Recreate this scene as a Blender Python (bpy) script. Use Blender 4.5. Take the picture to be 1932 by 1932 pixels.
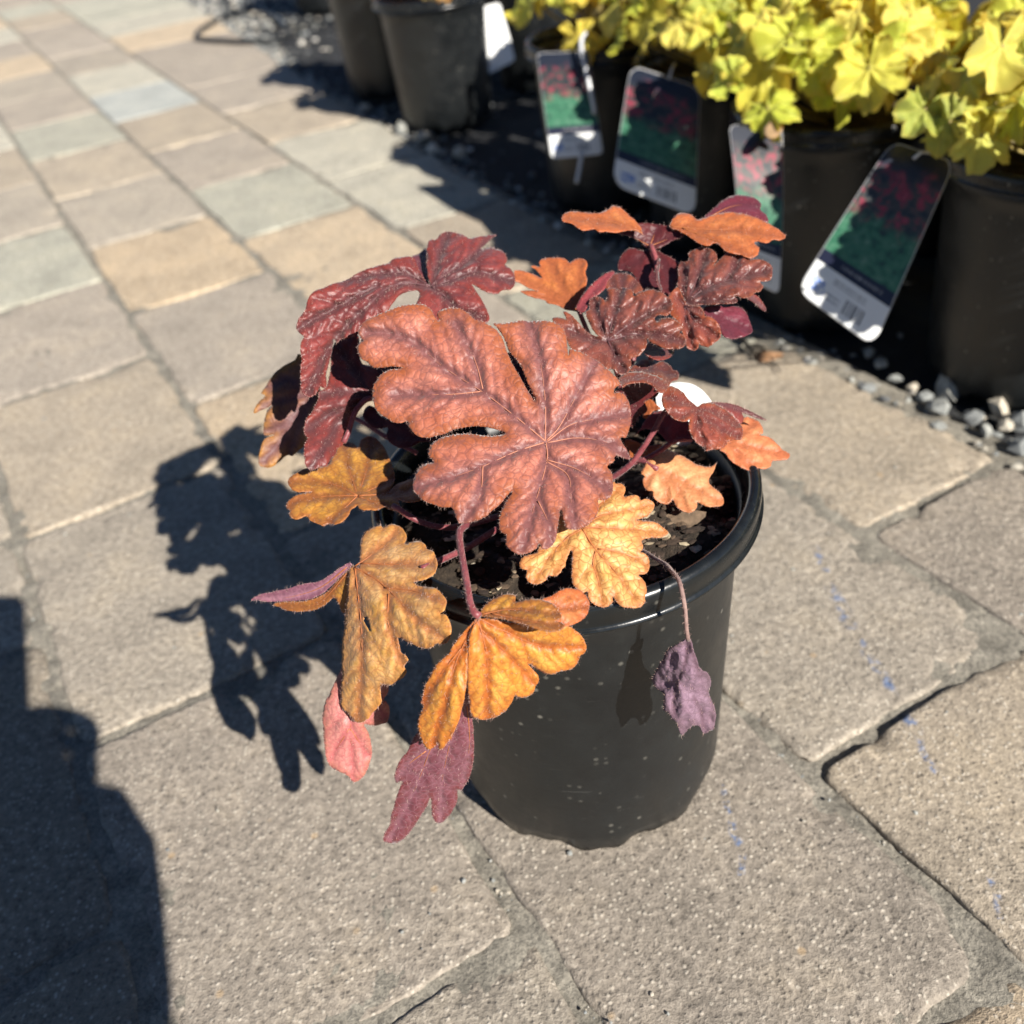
import bpy, math, random
import numpy as np
from mathutils import Matrix, Vector
from mathutils.geometry import delaunay_2d_cdt

for o in list(bpy.data.objects):
    bpy.data.objects.remove(o)
sc = bpy.context.scene
col = sc.collection
random.seed(7)
RNG = np.random.default_rng(7)

# ------------------------------------------------------------------ camera
HC = 0.405
CR = np.array([0.99034522, -0.08377407, -0.11044568])
CU = np.array([0.13862303, 0.59849543, 0.78904175])
CF = np.array([0.0, 0.79673404, -0.6043301])
CPOS = np.array([0, 0, HC])
cam = bpy.data.cameras.new('camera')
cam.sensor_width = 36.0
cam.lens = 36.0 * 1860 / 1932
cam.clip_start = 0.01
cam.clip_end = 500
cam.dof.use_dof = True
cam.dof.focus_distance = 0.352
cam.dof.aperture_fstop = 9.0
camo = bpy.data.objects.new('camera', cam)
col.objects.link(camo)
M = Matrix.Identity(4)
for i in range(3):
    M[i][0] = CR[i]; M[i][1] = CU[i]; M[i][2] = -CF[i]; M[i][3] = CPOS[i]
camo.matrix_world = M
sc.camera = camo

# ------------------------------------------------------------------ light
SUN_EL = math.radians(35.0)
SUN_AZ = math.radians(-35.0)          # heading the light travels in, from +Y
SD = Vector((math.sin(SUN_AZ) * math.cos(SUN_EL), math.cos(SUN_AZ) * math.cos(SUN_EL), -math.sin(SUN_EL)))
world = bpy.data.worlds.new('World')
sc.world = world
world.use_nodes = True
wn = world.node_tree
bg = wn.nodes['Background']
sky = wn.nodes.new('ShaderNodeTexSky')
sky.sky_type = 'NISHITA'
sky.sun_disc = False
sky.sun_elevation = SUN_EL
sky.sun_rotation = math.atan2(-SD.x, -SD.y)
sky.altitude = 1500
sky.air_density = 0.75
sky.dust_density = 0.1
sky.ozone_density = 3.0
wn.links.new(sky.outputs[0], bg.inputs[0])
bg.inputs[1].default_value = 0.05
sl = bpy.data.lights.new('sun', 'SUN')
sl.energy = 5.0
sl.angle = math.radians(0.53)
sl.color = (1.0, 0.945, 0.86)
so = bpy.data.objects.new('sun', sl)
so.rotation_euler = SD.to_track_quat('-Z', 'Y').to_euler()
so.location = (1, -2, 2)
col.objects.link(so)
sc.view_settings.view_transform = 'Standard'
sc.view_settings.look = 'None'
sc.view_settings.gamma = 1.0
sc.view_settings.exposure = 0.92

# ------------------------------------------------------------------ helpers
def tag(o, label=None, cat=None, group=None, kind=None):
    if label: o['label'] = label
    if cat: o['category'] = cat
    if group: o['group'] = group
    if kind: o['kind'] = kind
    return o

def empty(name, loc=(0, 0, 0)):
    o = bpy.data.objects.new(name, None)
    o.location = loc
    o.empty_display_size = 0.02
    col.objects.link(o)
    return o

def link(name, me, parent=None, mats=()):
    o = bpy.data.objects.new(name, me)
    for m in mats:
        if m.name not in [x.name for x in me.materials if x]:
            me.materials.append(m)
    col.objects.link(o)
    if parent is not None:
        o.parent = parent
        o.matrix_parent_inverse = Matrix.Translation(parent.location).inverted()
    return o

def mesh(name, V, F, smooth=True, midx=None):
    me = bpy.data.meshes.new(name)
    V = np.asarray(V, dtype=np.float32)
    me.from_pydata(V.tolist(), [], [tuple(int(i) for i in f) for f in F])
    if smooth:
        me.polygons.foreach_set('use_smooth', np.ones(len(me.polygons), dtype=bool))
    if midx is not None:
        me.polygons.foreach_set('material_index', np.asarray(midx, dtype=np.int32))
    me.update()
    return me

_T = RNG.random((64, 64, 16))
def vn(x, y, s=0):
    x = np.asarray(x, float); y = np.asarray(y, float)
    xi = np.floor(x).astype(int); yi = np.floor(y).astype(int)
    fx = x - xi; fy = y - yi
    fx = fx * fx * (3 - 2 * fx); fy = fy * fy * (3 - 2 * fy)
    t = _T[:, :, s % 16]
    a = t[xi % 64, yi % 64]; b = t[(xi + 1) % 64, yi % 64]
    c = t[xi % 64, (yi + 1) % 64]; d = t[(xi + 1) % 64, (yi + 1) % 64]
    return (a * (1 - fx) + b * fx) * (1 - fy) + (c * (1 - fx) + d * fx) * fy - 0.5

def fbm(x, y, s=0, o=4):
    r = 0; a = 1.0
    for i in range(o):
        r = r + a * vn(x * 2 ** i + 17.3 * i, y * 2 ** i + 5.1 * i, s + i); a *= 0.5
    return r

def ray(px, py):
    a = (np.asarray(px, float) - 966) / 1860; b = (966 - np.asarray(py, float)) / 1860
    return CF + a[..., None] * CR + b[..., None] * CU

def at(px, py, D):
    return CPOS + ray(px, py) * np.asarray(D, float)[..., None]

def tube(pts, rad, sides=8, cap=True):
    P = np.asarray(pts, float); n = len(P)
    rad = np.broadcast_to(np.asarray(rad, float), (n,))
    T = np.gradient(P, axis=0); T /= np.linalg.norm(T, axis=1)[:, None] + 1e-12
    ref = np.array([0.31, 0.2, 0.93])
    V = []; F = []
    for i in range(n):
        a = np.cross(T[i], ref)
        if np.linalg.norm(a) < 1e-3: a = np.cross(T[i], [1, 0, 0])
        a /= np.linalg.norm(a); b = np.cross(T[i], a)
        for k in range(sides):
            q = 2 * math.pi * k / sides
            V.append(P[i] + rad[i] * (math.cos(q) * a + math.sin(q) * b))
    for i in range(n - 1):
        for k in range(sides):
            k2 = (k + 1) % sides
            F.append((i * sides + k, i * sides + k2, (i + 1) * sides + k2, (i + 1) * sides + k))
    if cap:
        F.append(tuple(range(sides))[::-1]); F.append(tuple((n - 1) * sides + k for k in range(sides)))
    return V, F

def spline(P, step, closed=False):
    P = np.asarray(P, float); n = len(P); out = []
    rng = range(n if closed else n - 1)
    for i in rng:
        if closed:
            p0, p1, p2, p3 = P[i - 1], P[i], P[(i + 1) % n], P[(i + 2) % n]
        else:
            p1, p2 = P[i], P[i + 1]
            p0 = P[i - 1] if i else 2 * p1 - p2
            p3 = P[i + 2] if i + 2 < n else 2 * p2 - p1
        L = np.linalg.norm(p2 - p1); k = max(1, int(round(L / step)))
        for j in range(k):
            t = j / k
            out.append(0.5 * (2 * p1 + (p2 - p0) * t + (2 * p0 - 5 * p1 + 4 * p2 - p3) * t * t * 0.8
                              + (3 * p1 - p0 - 3 * p2 + p3) * t ** 3 * 0.8) if False else
                       0.5 * (2 * p1 + (p2 - p0) * t + (2 * p0 - 5 * p1 + 4 * p2 - p3) * t * t
                              + (3 * p1 - p0 - 3 * p2 + p3) * t ** 3))
    if not closed: out.append(P[-1])
    return np.array(out)

def lathe(prof, n=96, rfun=None, zfun=None):
    V = []; F = []; m = len(prof)
    for k in range(n):
        q = 2 * math.pi * k / n
        for j, (r, z) in enumerate(prof):
            rr = r + (rfun(q, j, z) if rfun else 0); zz = z + (zfun(q, j, z) if zfun else 0)
            V.append((rr * math.cos(q), rr * math.sin(q), zz))
    for k in range(n):
        k2 = (k + 1) % n
        for j in range(m - 1):
            F.append((k * m + j, k2 * m + j, k2 * m + j + 1, k * m + j + 1))
    return V, F

# ------------------------------------------------------------------ materials
class N:
    def __init__(s, name):
        s.m = bpy.data.materials.new(name); s.m.use_nodes = True
        s.t = s.m.node_tree; s.b = s.t.nodes['Principled BSDF']; s.out = s.t.nodes['Material Output']
    def n(s, typ, **kw):
        x = s.t.nodes.new(typ)
        for k, v in kw.items():
            if k.startswith('i_'):
                key = k[2:]
                key = int(key) if key.isdigit() else key
                x.inputs[key].default_value = v
            else: setattr(x, k, v)
        return x
    def l(s, a, b): s.t.links.new(a, b)
    def noise(s, scale, detail=4, rough=0.6, vec=None, dist=0.0):
        x = s.n('ShaderNodeTexNoise', i_Scale=scale, i_Detail=detail, i_Roughness=rough, i_Distortion=dist)
        if vec is not None: s.l(vec, x.inputs['Vector'])
        return x.outputs['Fac']
    def ramp(s, fac, stops, interp='LINEAR'):
        x = s.n('ShaderNodeValToRGB'); x.color_ramp.interpolation = interp
        e = x.color_ramp.elements
        while len(e) < len(stops): e.new(0.5)
        for i, (p, c) in enumerate(stops):
            e[i].position = p
            e[i].color = (c, c, c, 1) if not isinstance(c, (tuple, list)) else (*c[:3], 1)
        s.l(fac, x.inputs[0]); return x.outputs[0]
    def mix(s, fac, a, b, mode='MIX'):
        x = s.n('ShaderNodeMix', data_type='RGBA', blend_type=mode)
        for sock, v in ((x.inputs[0], fac), (x.inputs[6], a), (x.inputs[7], b)):
            if hasattr(v, 'links'): s.l(v, sock)
            elif isinstance(v, (tuple, list)): sock.default_value = (*v[:3], 1)
            else: sock.default_value = v
        return x.outputs[2]
    def math(s, op, a, b=None):
        x = s.n('ShaderNodeMath', operation=op)
        for sock, v in ((x.inputs[0], a), (x.inputs[1], b)):
            if v is None: continue
            if hasattr(v, 'links'): s.l(v, sock)
            else: sock.default_value = v
        return x.outputs[0]
    def bump(s, h, strength, dist, prev=None):
        x = s.n('ShaderNodeBump', i_Strength=strength, i_Distance=dist); s.l(h, x.inputs['Height'])
        if prev is not None: s.l(prev, x.inputs['Normal'])
        return x.outputs[0]
    def pos(s): return s.n('ShaderNodeNewGeometry').outputs['Position']
    def attr(s, name): return s.n('ShaderNodeAttribute', attribute_name=name).outputs['Fac']
    def objcol(s): return s.n('ShaderNodeObjectInfo').outputs['Color']

def plain(name, c, rough=0.6, spec=0.4):
    k = N(name); k.b.inputs['Base Color'].default_value = (*c, 1); k.b.inputs['Roughness'].default_value = rough
    k.b.inputs['Specular IOR Level'].default_value = spec
    return k.m

def concrete():
    k = N('paver_concrete'); p = k.pos(); oc = k.objcol()
    big = k.noise(16, 5, 0.7, p)
    c = k.mix(1.0, oc, k.ramp(big, [(0.25, (0.74, 0.745, 0.75)), (0.5, (1, 1, 1)), (0.78, (1.2, 1.17, 1.1))]), 'MULTIPLY')
    med = k.noise(230, 4, 0.8, p)
    c = k.mix(1.0, c, k.ramp(med, [(0.3, 0.5), (0.45, 0.9), (0.55, 1.08), (0.72, 1.7)]), 'MULTIPLY')
    v = k.n('ShaderNodeTexVoronoi', i_Scale=420.0, i_Randomness=1.0); k.l(p, v.inputs['Vector'])
    vr = k.n_color(v.outputs['Color'])
    core = k.ramp(v.outputs['Distance'], [(0.2, 1.0), (0.5, 0.0)])
    grain = k.math('MULTIPLY', core, k.ramp(vr, [(0.68, 0.0), (0.80, 1.0)]))
    c = k.mix(k.math('MULTIPLY', grain, 0.6), c, (0.60, 0.54, 0.45))
    pit = k.math('MULTIPLY', core, k.ramp(vr, [(0.16, 1.0), (0.24, 0.0)]))
    c = k.mix(k.math('MULTIPLY', pit, 0.45), c, (0.07, 0.062, 0.055))
    v3 = k.n('ShaderNodeTexVoronoi', i_Scale=85.0); k.l(p, v3.inputs['Vector'])
    och = k.math('MULTIPLY', k.ramp(v3.outputs['Distance'], [(0.10, 1.0), (0.2, 0.0)]),
                 k.ramp(k.n_color(v3.outputs['Color']), [(0.92, 0.0), (0.95, 1.0)]))
    c = k.mix(k.math('MULTIPLY', och, 0.4), c, (0.5, 0.33, 0.16))
    # worn blue chalk lines
    sx = k.n('ShaderNodeSeparateXYZ'); k.l(p, sx.inputs[0]); nz = k.noise(150, 3, 0.7, p); nb = k.noise(38, 2, 0.5, p)
    for (x0, y0), (x1, y1), w in CHALK:
        dx, dy = x1 - x0, y1 - y0; L = math.hypot(dx, dy); dx /= L; dy /= L
        X = k.math('SUBTRACT', sx.outputs[0], x0); Y = k.math('SUBTRACT', sx.outputs[1], y0)
        u = k.math('ADD', k.math('MULTIPLY', X, dx), k.math('MULTIPLY', Y, dy))
        t = k.math('ABSOLUTE', k.math('ADD', k.math('SUBTRACT', k.math('MULTIPLY', Y, dx), k.math('MULTIPLY', X, dy)), k.math('MULTIPLY', k.math('SUBTRACT', nb, 0.5), 0.012)))
        m = k.math('MULTIPLY', k.math('MULTIPLY', k.math('GREATER_THAN', u, 0), k.math('LESS_THAN', u, L)), k.ramp(k.math('DIVIDE', t, w), [(0.3, 1.0), (1.0, 0.0)]))
        m = k.math('MULTIPLY', m, k.ramp(nz, [(0.47, 0.0), (0.6, 1.0)]))
        c = k.mix(k.math('MULTIPLY', m, 0.75), c, (0.10, 0.17, 0.33))
    k.l(c, k.b.inputs['Base Color'])
    k.b.inputs['Roughness'].default_value = 0.9
    k.b.inputs['Specular IOR Level'].default_value = 0.2
    h = k.math('ADD', k.math('MULTIPLY', med, 1.4), k.math('MULTIPLY', k.math('SUBTRACT', grain, pit), 0.25))
    k.l(k.bump(h, 0.75, 0.0016), k.b.inputs['Normal'])
    return k.m
def groundxy(px, py):
    d = CF + (px - 966) / 1860 * CR + (966 - py) / 1860 * CU
    q = CPOS + d * (-HC / d[2]); return (q[0], q[1])
CHALK = [(groundxy(*a), groundxy(*b), w) for a, b, w in (((1535, 1028), (1562, 1078), .0035), ((1562, 1100), (1612, 1185), .0045), ((1618, 1205), (1695, 1315), .0035), ((1705, 1335), (1770, 1475), .003), ((1362, 1470), (1404, 1650), .0022), ((1858, 1650), (1892, 1735), .002))]
def _ncol(s, c):
    x = s.n('ShaderNodeSeparateColor'); s.l(c, x.inputs[0]); return x.outputs[0]
N.n_color = _ncol

def sandmat():
    k = N('joint_sand'); p = k.pos()
    f = k.noise(420, 4, 0.75, p); g = k.noise(60, 4, 0.6, p)
    c = k.ramp(f, [(0.25, (0.07, 0.065, 0.055)), (0.5, (0.24, 0.22, 0.18)), (0.75, (0.42, 0.38, 0.31))])
    c = k.mix(1.0, c, k.ramp(g, [(0.3, 0.6), (0.7, 1.2)]), 'MULTIPLY')
    k.l(c, k.b.inputs['Base Color']); k.b.inputs['Roughness'].default_value = 0.95
    k.l(k.bump(f, 0.9, 0.0015), k.b.inputs['Normal'])
    return k.m

def plastic(name='black_pot_plastic', r0=0.30, r1=0.48):
    k = N(name); p = k.pos()
    dust = k.noise(55, 5, 0.7, p)
    v = k.n('ShaderNodeTexVoronoi', i_Scale=240.0); k.l(p, v.inputs['Vector'])
    spot = k.math('MULTIPLY', k.ramp(v.outputs['Distance'], [(0.12, 1.0), (0.34, 0.0)]),
                  k.ramp(k.n_color(v.outputs['Color']), [(0.8, 0.0), (0.9, 1.0)]))
    spot = k.math('MULTIPLY', spot, k.ramp(dust, [(0.42, 0.0), (0.62, 1.0)]))
    x = k.n('ShaderNodeMapping'); k.l(p, x.inputs[0]); x.inputs['Scale'].default_value = (1, 1, 9)
    scr = k.ramp(k.noise(70, 3, 0.7, x.outputs[0], 0.6), [(0.66, 0.0), (0.74, 1.0)])
    c = k.ramp(dust, [(0.3, (0.005, 0.006, 0.007)), (0.6, (0.0085, 0.010, 0.0108)), (0.8, (0.017, 0.019, 0.019))])
    c = k.mix(k.math('MULTIPLY', spot, 0.65), c, (0.22, 0.21, 0.18))
    c = k.mix(k.math('MULTIPLY', scr, 0.12), c, (0.2, 0.2, 0.19))
    k.l(c, k.b.inputs['Base Color'])
    k.l(k.ramp(dust, [(0.3, r0), (0.7, r1)]), k.b.inputs['Roughness'])
    k.l(k.bump(k.noise(300, 3, 0.6, p), 0.12, 0.0006), k.b.inputs['Normal'])
    return k.m

def soilmat():
    k = N('potting_soil'); p = k.pos(); f = k.noise(260, 4, 0.8, p)
    k.l(k.ramp(f, [(0.3, (0.012, 0.008, 0.005)), (0.55, (0.035, 0.024, 0.015)), (0.75, (0.10, 0.075, 0.05))]), k.b.inputs['Base Color'])
    k.b.inputs['Roughness'].default_value = 0.95
    k.l(k.bump(f, 1.0, 0.002), k.b.inputs['Normal'])
    return k.m

def leafmat(name, base, base2, vein, margin, rough=0.5, trans=0.22, net=0.5, gloss=0.4, puck=0.3, margin_amt=0.8, vein_amt=0.8, use_obj=False, blotch=0.25, sheen=0.15):
    k = N(name); p = k.n('ShaderNodeTexCoord').outputs['Object']
    a = k.noise(75, 4, 0.7, p); f = k.noise(900, 2, 0.7, p)
    c = k.mix(k.ramp(a, [(0.36, 0.0), (0.64, 1.0)]), base, base2)
    if use_obj: c = k.mix(1.0, c, k.objcol(), 'MULTIPLY')
    ed = k.attr('edge'); ve = k.attr('vein')
    # paler quilted tissue between the veins
    pale = k.math('MULTIPLY', k.ramp(k.noise(190, 2, 0.6, p), [(0.42, 0.0), (0.62, 1.0)]), k.math('SUBTRACT', 1.0, k.math('MAXIMUM', ed, ve)))
    c = k.mix(k.math('MULTIPLY', pale, blotch), c, tuple(min(0.9, x * 1.5 + 0.06) for x in base))
    mg = k.ramp(k.math('ADD', ed, k.math('MULTIPLY', k.math('SUBTRACT', a, 0.5), 0.9)), [(0.15, 0.0), (0.7, 1.0)])
    c = k.mix(k.math('MULTIPLY', mg, margin_amt), c, margin)
    c = k.mix(k.math('MULTIPLY', ve, vein_amt), c, vein)
    vo = k.n('ShaderNodeTexVoronoi', feature='DISTANCE_TO_EDGE', i_Scale=330.0)
    x = k.n('ShaderNodeVectorMath', operation='ADD'); k.l(p, x.inputs[0])
    nz = k.n('ShaderNodeTexNoise', i_Scale=180.0, i_Detail=1.0); k.l(p, nz.inputs['Vector'])
    y = k.n('ShaderNodeVectorMath', operation='SCALE'); k.l(nz.outputs['Color'], y.inputs[0]); y.inputs['Scale'].default_value = 0.004
    k.l(y.outputs[0], x.inputs[1]); k.l(x.outputs[0], vo.inputs['Vector'])
    if net > 0:
        line = k.ramp(vo.outputs['Distance'], [(0.0, 1.0), (0.10, 0.0)])
        c = k.mix(k.math('MULTIPLY', line, 0.85 * net), c, vein)
    c = k.mix(1.0, c, k.ramp(f, [(0.3, 0.82), (0.5, 1.0), (0.7, 1.14)]), 'MULTIPLY')
    k.l(c, k.b.inputs['Base Color'])
    k.b.inputs['Roughness'].default_value = rough
    k.b.inputs['Specular IOR Level'].default_value = gloss
    k.b.inputs['Sheen Weight'].default_value = sheen
    k.b.inputs['Sheen Roughness'].default_value = 0.45
    cell = k.ramp(vo.outputs['Distance'], [(0.0, 0.0), (0.3, 1.0)])
    h = k.math('ADD', cell, k.math('MULTIPLY', f, 0.5))
    n2 = k.bump(h, puck, 0.0004)
    k.l(n2, k.b.inputs['Normal'])
    tr = k.n('ShaderNodeBsdfTranslucent')
    k.l(k.mix(1.0, c, (1.25, 0.95, 0.7), 'MULTIPLY'), tr.inputs[0]); k.l(n2, tr.inputs['Normal'])
    mx = k.n('ShaderNodeMixShader', i_0=trans)
    k.l(k.b.outputs[0], mx.inputs[1]); k.l(tr.outputs[0], mx.inputs[2]); k.l(mx.outputs[0], k.out.inputs[0])
    return k.m

M_PAVER = concrete(); M_SAND = sandmat(); M_POT = plastic(); M_SOIL = soilmat()

# ------------------------------------------------------------------ ground, paving
TH = math.radians(-25.466)
AX = np.array([math.sin(TH), math.cos(TH), 0.0]); BX = np.array([math.cos(TH), -math.sin(TH), 0.0])
UZ = np.array([0, 0, 1.0])
def ab(a, b, z=0.0): return AX * a + BX * b + UZ * z

def fabricmat():
    k = N('weed_fabric'); p = k.pos()
    g = k.noise(30, 5, 0.7, p); f = k.noise(500, 3, 0.7, p)
    c = k.ramp(g, [(0.3, (0.008, 0.009, 0.011)), (0.6, (0.02, 0.021, 0.023)), (0.8, (0.045, 0.045, 0.042))])
    c = k.mix(1.0, c, k.ramp(f, [(0.3, 0.6), (0.7, 1.5)]), 'MULTIPLY')
    k.l(c, k.b.inputs['Base Color']); k.b.inputs['Roughness'].default_value = 0.9
    k.l(k.bump(f, 0.6, 0.002), k.b.inputs['Normal'])
    return k.m
M_FABRIC = fabricmat()
V = [(-40, -40, -0.03), (40, -40, -0.03), (40, 40, -0.03), (-40, 40, -0.03)]
g = link('ground', mesh('ground', V, [(0, 1, 2, 3)], False), None, [M_SAND]); tag(g, kind='structure')

RB = [-0.175 * HC + (k - 4) * 0.154 for k in range(4)] + [-0.175 * HC, 0.21 * HC, 0.591 * HC, 0.966 * HC]
def edge_b(a):      # outer edge of the paving drifts outward with distance
    return float(np.interp(a / HC, [-3, 0.8, 1.3, 2.1, 2.6, 3.3, 4.5, 5.8, 9, 14], [1.30, 1.29, 1.285, 1.30, 1.31, 1.36, 1.42, 1.53, 1.75, 2.1])) * HC

def paver_mesh(L, W, res, sd, Wend=None):
    """L along a, W along b (W may differ at the two ends)."""
    rim = [0, 0.0014, 0.0034, 0.0065] if res else [0, 0.004]
    nx = {2: 46, 1: 16, 0: 3}[res]; ny = {2: 32, 1: 12, 0: 3}[res]
    def coords(S, n):
        m = np.linspace(rim[-1] + 0.004, S - rim[-1] - 0.004, n)
        return np.concatenate([rim, m, (S - np.array(rim))[::-1]])
    u = coords(L, nx); v = coords(W, ny)
    U, Vv = np.meshgrid(u, v, indexing='ij')
    du = np.minimum(U, L - U); dv = np.minimum(Vv, W - Vv)
    rc = 0.010
    cu = (du < rc) & (dv < rc)
    ex = rc - du; ey = rc - dv; rr = np.sqrt(ex ** 2 + ey ** 2)
    e = np.minimum(du, dv); e = np.where(cu, np.maximum(rc - rr, 0), e)
    sx = np.where(U < L / 2, 1.0, -1.0); sy = np.where(Vv < W / 2, 1.0, -1.0)
    over = cu & (rr > rc)
    k = np.where(over, 1 - rc / np.maximum(rr, 1e-9), 0)
    X = U + sx * ex * k; Y = Vv + sy * ey * k
    o = sd * 3.71
    r = 0.0026
    t = np.clip(1 - e / r, 0, 1)
    Z = -r * 0.8 * (1 - np.sqrt(np.maximum(1 - t * t, 0)))
    if res:
        Z += 0.0011 * fbm(X * 22 + o, Y * 22 + o * 2, sd, 5)
        ch = fbm(X * 45 + o, Y * 45 - o, sd + 3, 4)
        Z -= np.exp(-e / 0.007) * np.clip(ch - 0.02, 0, 1) * 0.014
        w = np.exp(-e / 0.004)
        X += sx * w * np.where(du < dv + 0.002, 1, 0) * (0.0012 + 0.0042 * fbm(Y * 40 + o, X * 5 + o, sd + 5, 4))
        Y += sy * w * np.where(dv < du + 0.002, 1, 0) * (0.0012 + 0.0042 * fbm(X * 40 + o, Y * 5 + 9 + o, sd + 6, 4))
    if Wend is not None:
        Y = Y * (1 + (Wend / W - 1) * X / L)
    n1, n2 = X.shape
    top = np.stack([X, Y, Z], -1).reshape(-1, 3)
    idx = np.arange(n1 * n2).reshape(n1, n2)
    F = np.stack([idx[:-1, :-1], idx[1:, :-1], idx[1:, 1:], idx[:-1, 1:]], -1).reshape(-1, 4).tolist()
    ringi = list(idx[:, 0]) + list(idx[-1, 1:]) + list(idx[-2::-1, -1]) + list(idx[0, -2:0:-1])
    base = top[ringi].copy(); base[:, 2] = -0.028
    VV = np.concatenate([top, base]); b0 = len(top); m = len(ringi)
    for i in range(m):
        j = (i + 1) % m
        F.append((ringi[j], ringi[i], b0 + i, b0 + j))
    # local axes a, b -> world axes; a x b points down, so flip
    VV = VV[:, :1] * AX + VV[:, 1:2] * BX + VV[:, 2:] * UZ
    F = [tuple(reversed(f)) for f in F]
    return mesh('paver', VV, F)

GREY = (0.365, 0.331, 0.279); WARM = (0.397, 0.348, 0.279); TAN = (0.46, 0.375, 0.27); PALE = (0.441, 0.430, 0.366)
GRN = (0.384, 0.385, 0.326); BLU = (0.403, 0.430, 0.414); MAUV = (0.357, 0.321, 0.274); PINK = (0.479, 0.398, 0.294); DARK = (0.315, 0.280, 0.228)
joints = {   # known joints along a (in camera heights) for each row, extended by the laying module
    0: 0.806, 1: 0.806, 2: 0.54, 3: 0.806, 4: 0.54, 5: 1.377, 6: 0.527, 7: 0.805}
special = {}
sandbed = None
def sand_grid(a0, a1, b0, b1, step, z0):
    A = np.arange(a0, a1 + step, step); B = np.arange(b0, b1 + step, step)
    UA, UB = np.meshgrid(A, B, indexing='ij')
    Z = np.minimum(z0 + 0.0022 * fbm(UA * 160, UB * 160, 2, 4) + 0.004 * fbm(UA * 28, UB * 28, 7, 3), -0.0011)
    P = UA[..., None] * AX + UB[..., None] * BX + Z[..., None] * UZ
    n1, n2 = UA.shape; idx = np.arange(n1 * n2).reshape(n1, n2)
    F = np.stack([idx[:-1, :-1], idx[:-1, 1:], idx[1:, 1:], idx[1:, :-1]], -1).reshape(-1, 4).tolist()
    return P.reshape(-1, 3), F
P_, F_ = sand_grid(-0.4, 4.6, -0.72, 0.53, 0.02, -0.0030)
P2, F2 = sand_grid(0.12, 1.0, -0.30, 0.53, 0.0028, -0.0028)
F2 = [tuple(i + len(P_) for i in f) for f in F2]
sandbed = link('pavement', mesh('pavement', np.concatenate([P_, P2]), F_ + F2), None, [M_SAND])
tag(sandbed, kind='structure')
PCOL = {}
def pick(row, a):
    k = (row, round(a / HC, 1))
    for (r, am), c in FIX.items():
        if r == row and abs(a / HC - am) < 0.26: return c
    return random.choice([GREY, GREY, WARM, MAUV, MAUV, PALE, GRN, PALE, PINK])
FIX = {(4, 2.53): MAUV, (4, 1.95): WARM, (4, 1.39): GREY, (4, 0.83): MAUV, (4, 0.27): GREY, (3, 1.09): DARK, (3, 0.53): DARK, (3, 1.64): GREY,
       (5, 2.8): TAN, (5, 2.25): MAUV, (5, 1.67): PINK, (5, 1.1): GREY, (5, 0.55): MAUV, (5, 3.36): GREY, (5, 3.9): WARM, (5, 4.5): GRN, (5, 5.1): MAUV,
       (6, 2.55): PINK, (6, 3.12): GRN, (6, 3.69): MAUV, (6, 4.26): WARM, (6, 4.83): BLU, (6, 1.95): MAUV, (6, 1.39): GREY, (6, 0.82): GREY, (6, 0.25): WARM,
       (7, 1.66): GRN, (7, 1.09): WARM, (7, 0.53): MAUV, (7, 2.2): WARM, (7, 2.78): PALE, (7, 3.33): PALE, (7, 3.9): WARM}
npav = 0
for row in range(8):
    b0 = RB[row]; b1 = RB[row + 1] if row < 7 else None
    j0 = joints[row]; pitch = 0.5655
    for kk in range(-4, 20):
        a0 = (j0 + kk * pitch) * HC; a1 = a0 + pitch * HC
        if a1 < -0.45 or a0 > 4.3: continue
        if row < 3 and (a0 > 2.9): continue
        gap = 0.0034
        if row < 7: W = b1 - b0 - gap; We = None
        else:
            W = edge_b(a0) - b0 - gap; We = edge_b(a1) - b0 - gap
        am = (a0 + a1) / 2 / HC
        res = 2 if (am < 1.75 and row >= 3 and am > -0.1) else (1 if am < 4.2 and row >= 3 else 0)
        me = paver_mesh(a1 - a0 - gap, W, res, npav % 11 + 1, We)
        o = link('paver', me, sandbed, [M_PAVER])
        tl = 0.0012 * (random.random() - 0.5)
        o.location = Vector(ab(a0 + gap / 2, b0 + gap / 2, tl - 0.0005))
        c = pick(row, (a0 + a1) / 2)
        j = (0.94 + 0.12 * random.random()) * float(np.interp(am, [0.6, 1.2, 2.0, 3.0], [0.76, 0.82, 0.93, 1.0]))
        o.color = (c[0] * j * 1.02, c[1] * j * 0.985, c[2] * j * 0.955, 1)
        npav += 1

# planting bed beyond the paving: weed fabric
A = np.linspace(-0.6, 7, 190); Bb = np.concatenate([[0.0], np.linspace(0.01, 0.9, 60), np.linspace(1.0, 5, 20)])
UA, UB = np.meshgrid(A, Bb, indexing='ij')
EB = np.array([edge_b(a) for a in A])[:, None] - 0.004
Z = -0.004 + 0.012 * fbm(UA * 9, UB * 9, 4, 4) * np.clip(UB * 8, 0, 1) - 0.006 * np.clip(UB * 20, 0, 1)
Pb = UA[..., None] * AX + (UB + EB)[..., None] * BX + Z[..., None] * UZ
idx = np.arange(UA.size).reshape(UA.shape)
Fb = np.stack([idx[:-1, :-1], idx[:-1, 1:], idx[1:, 1:], idx[1:, :-1]], -1).reshape(-1, 4).tolist()
bed = link('planting_bed', mesh('planting_bed', Pb.reshape(-1, 3), Fb), None, [M_FABRIC]); tag(bed, kind='structure')

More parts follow.
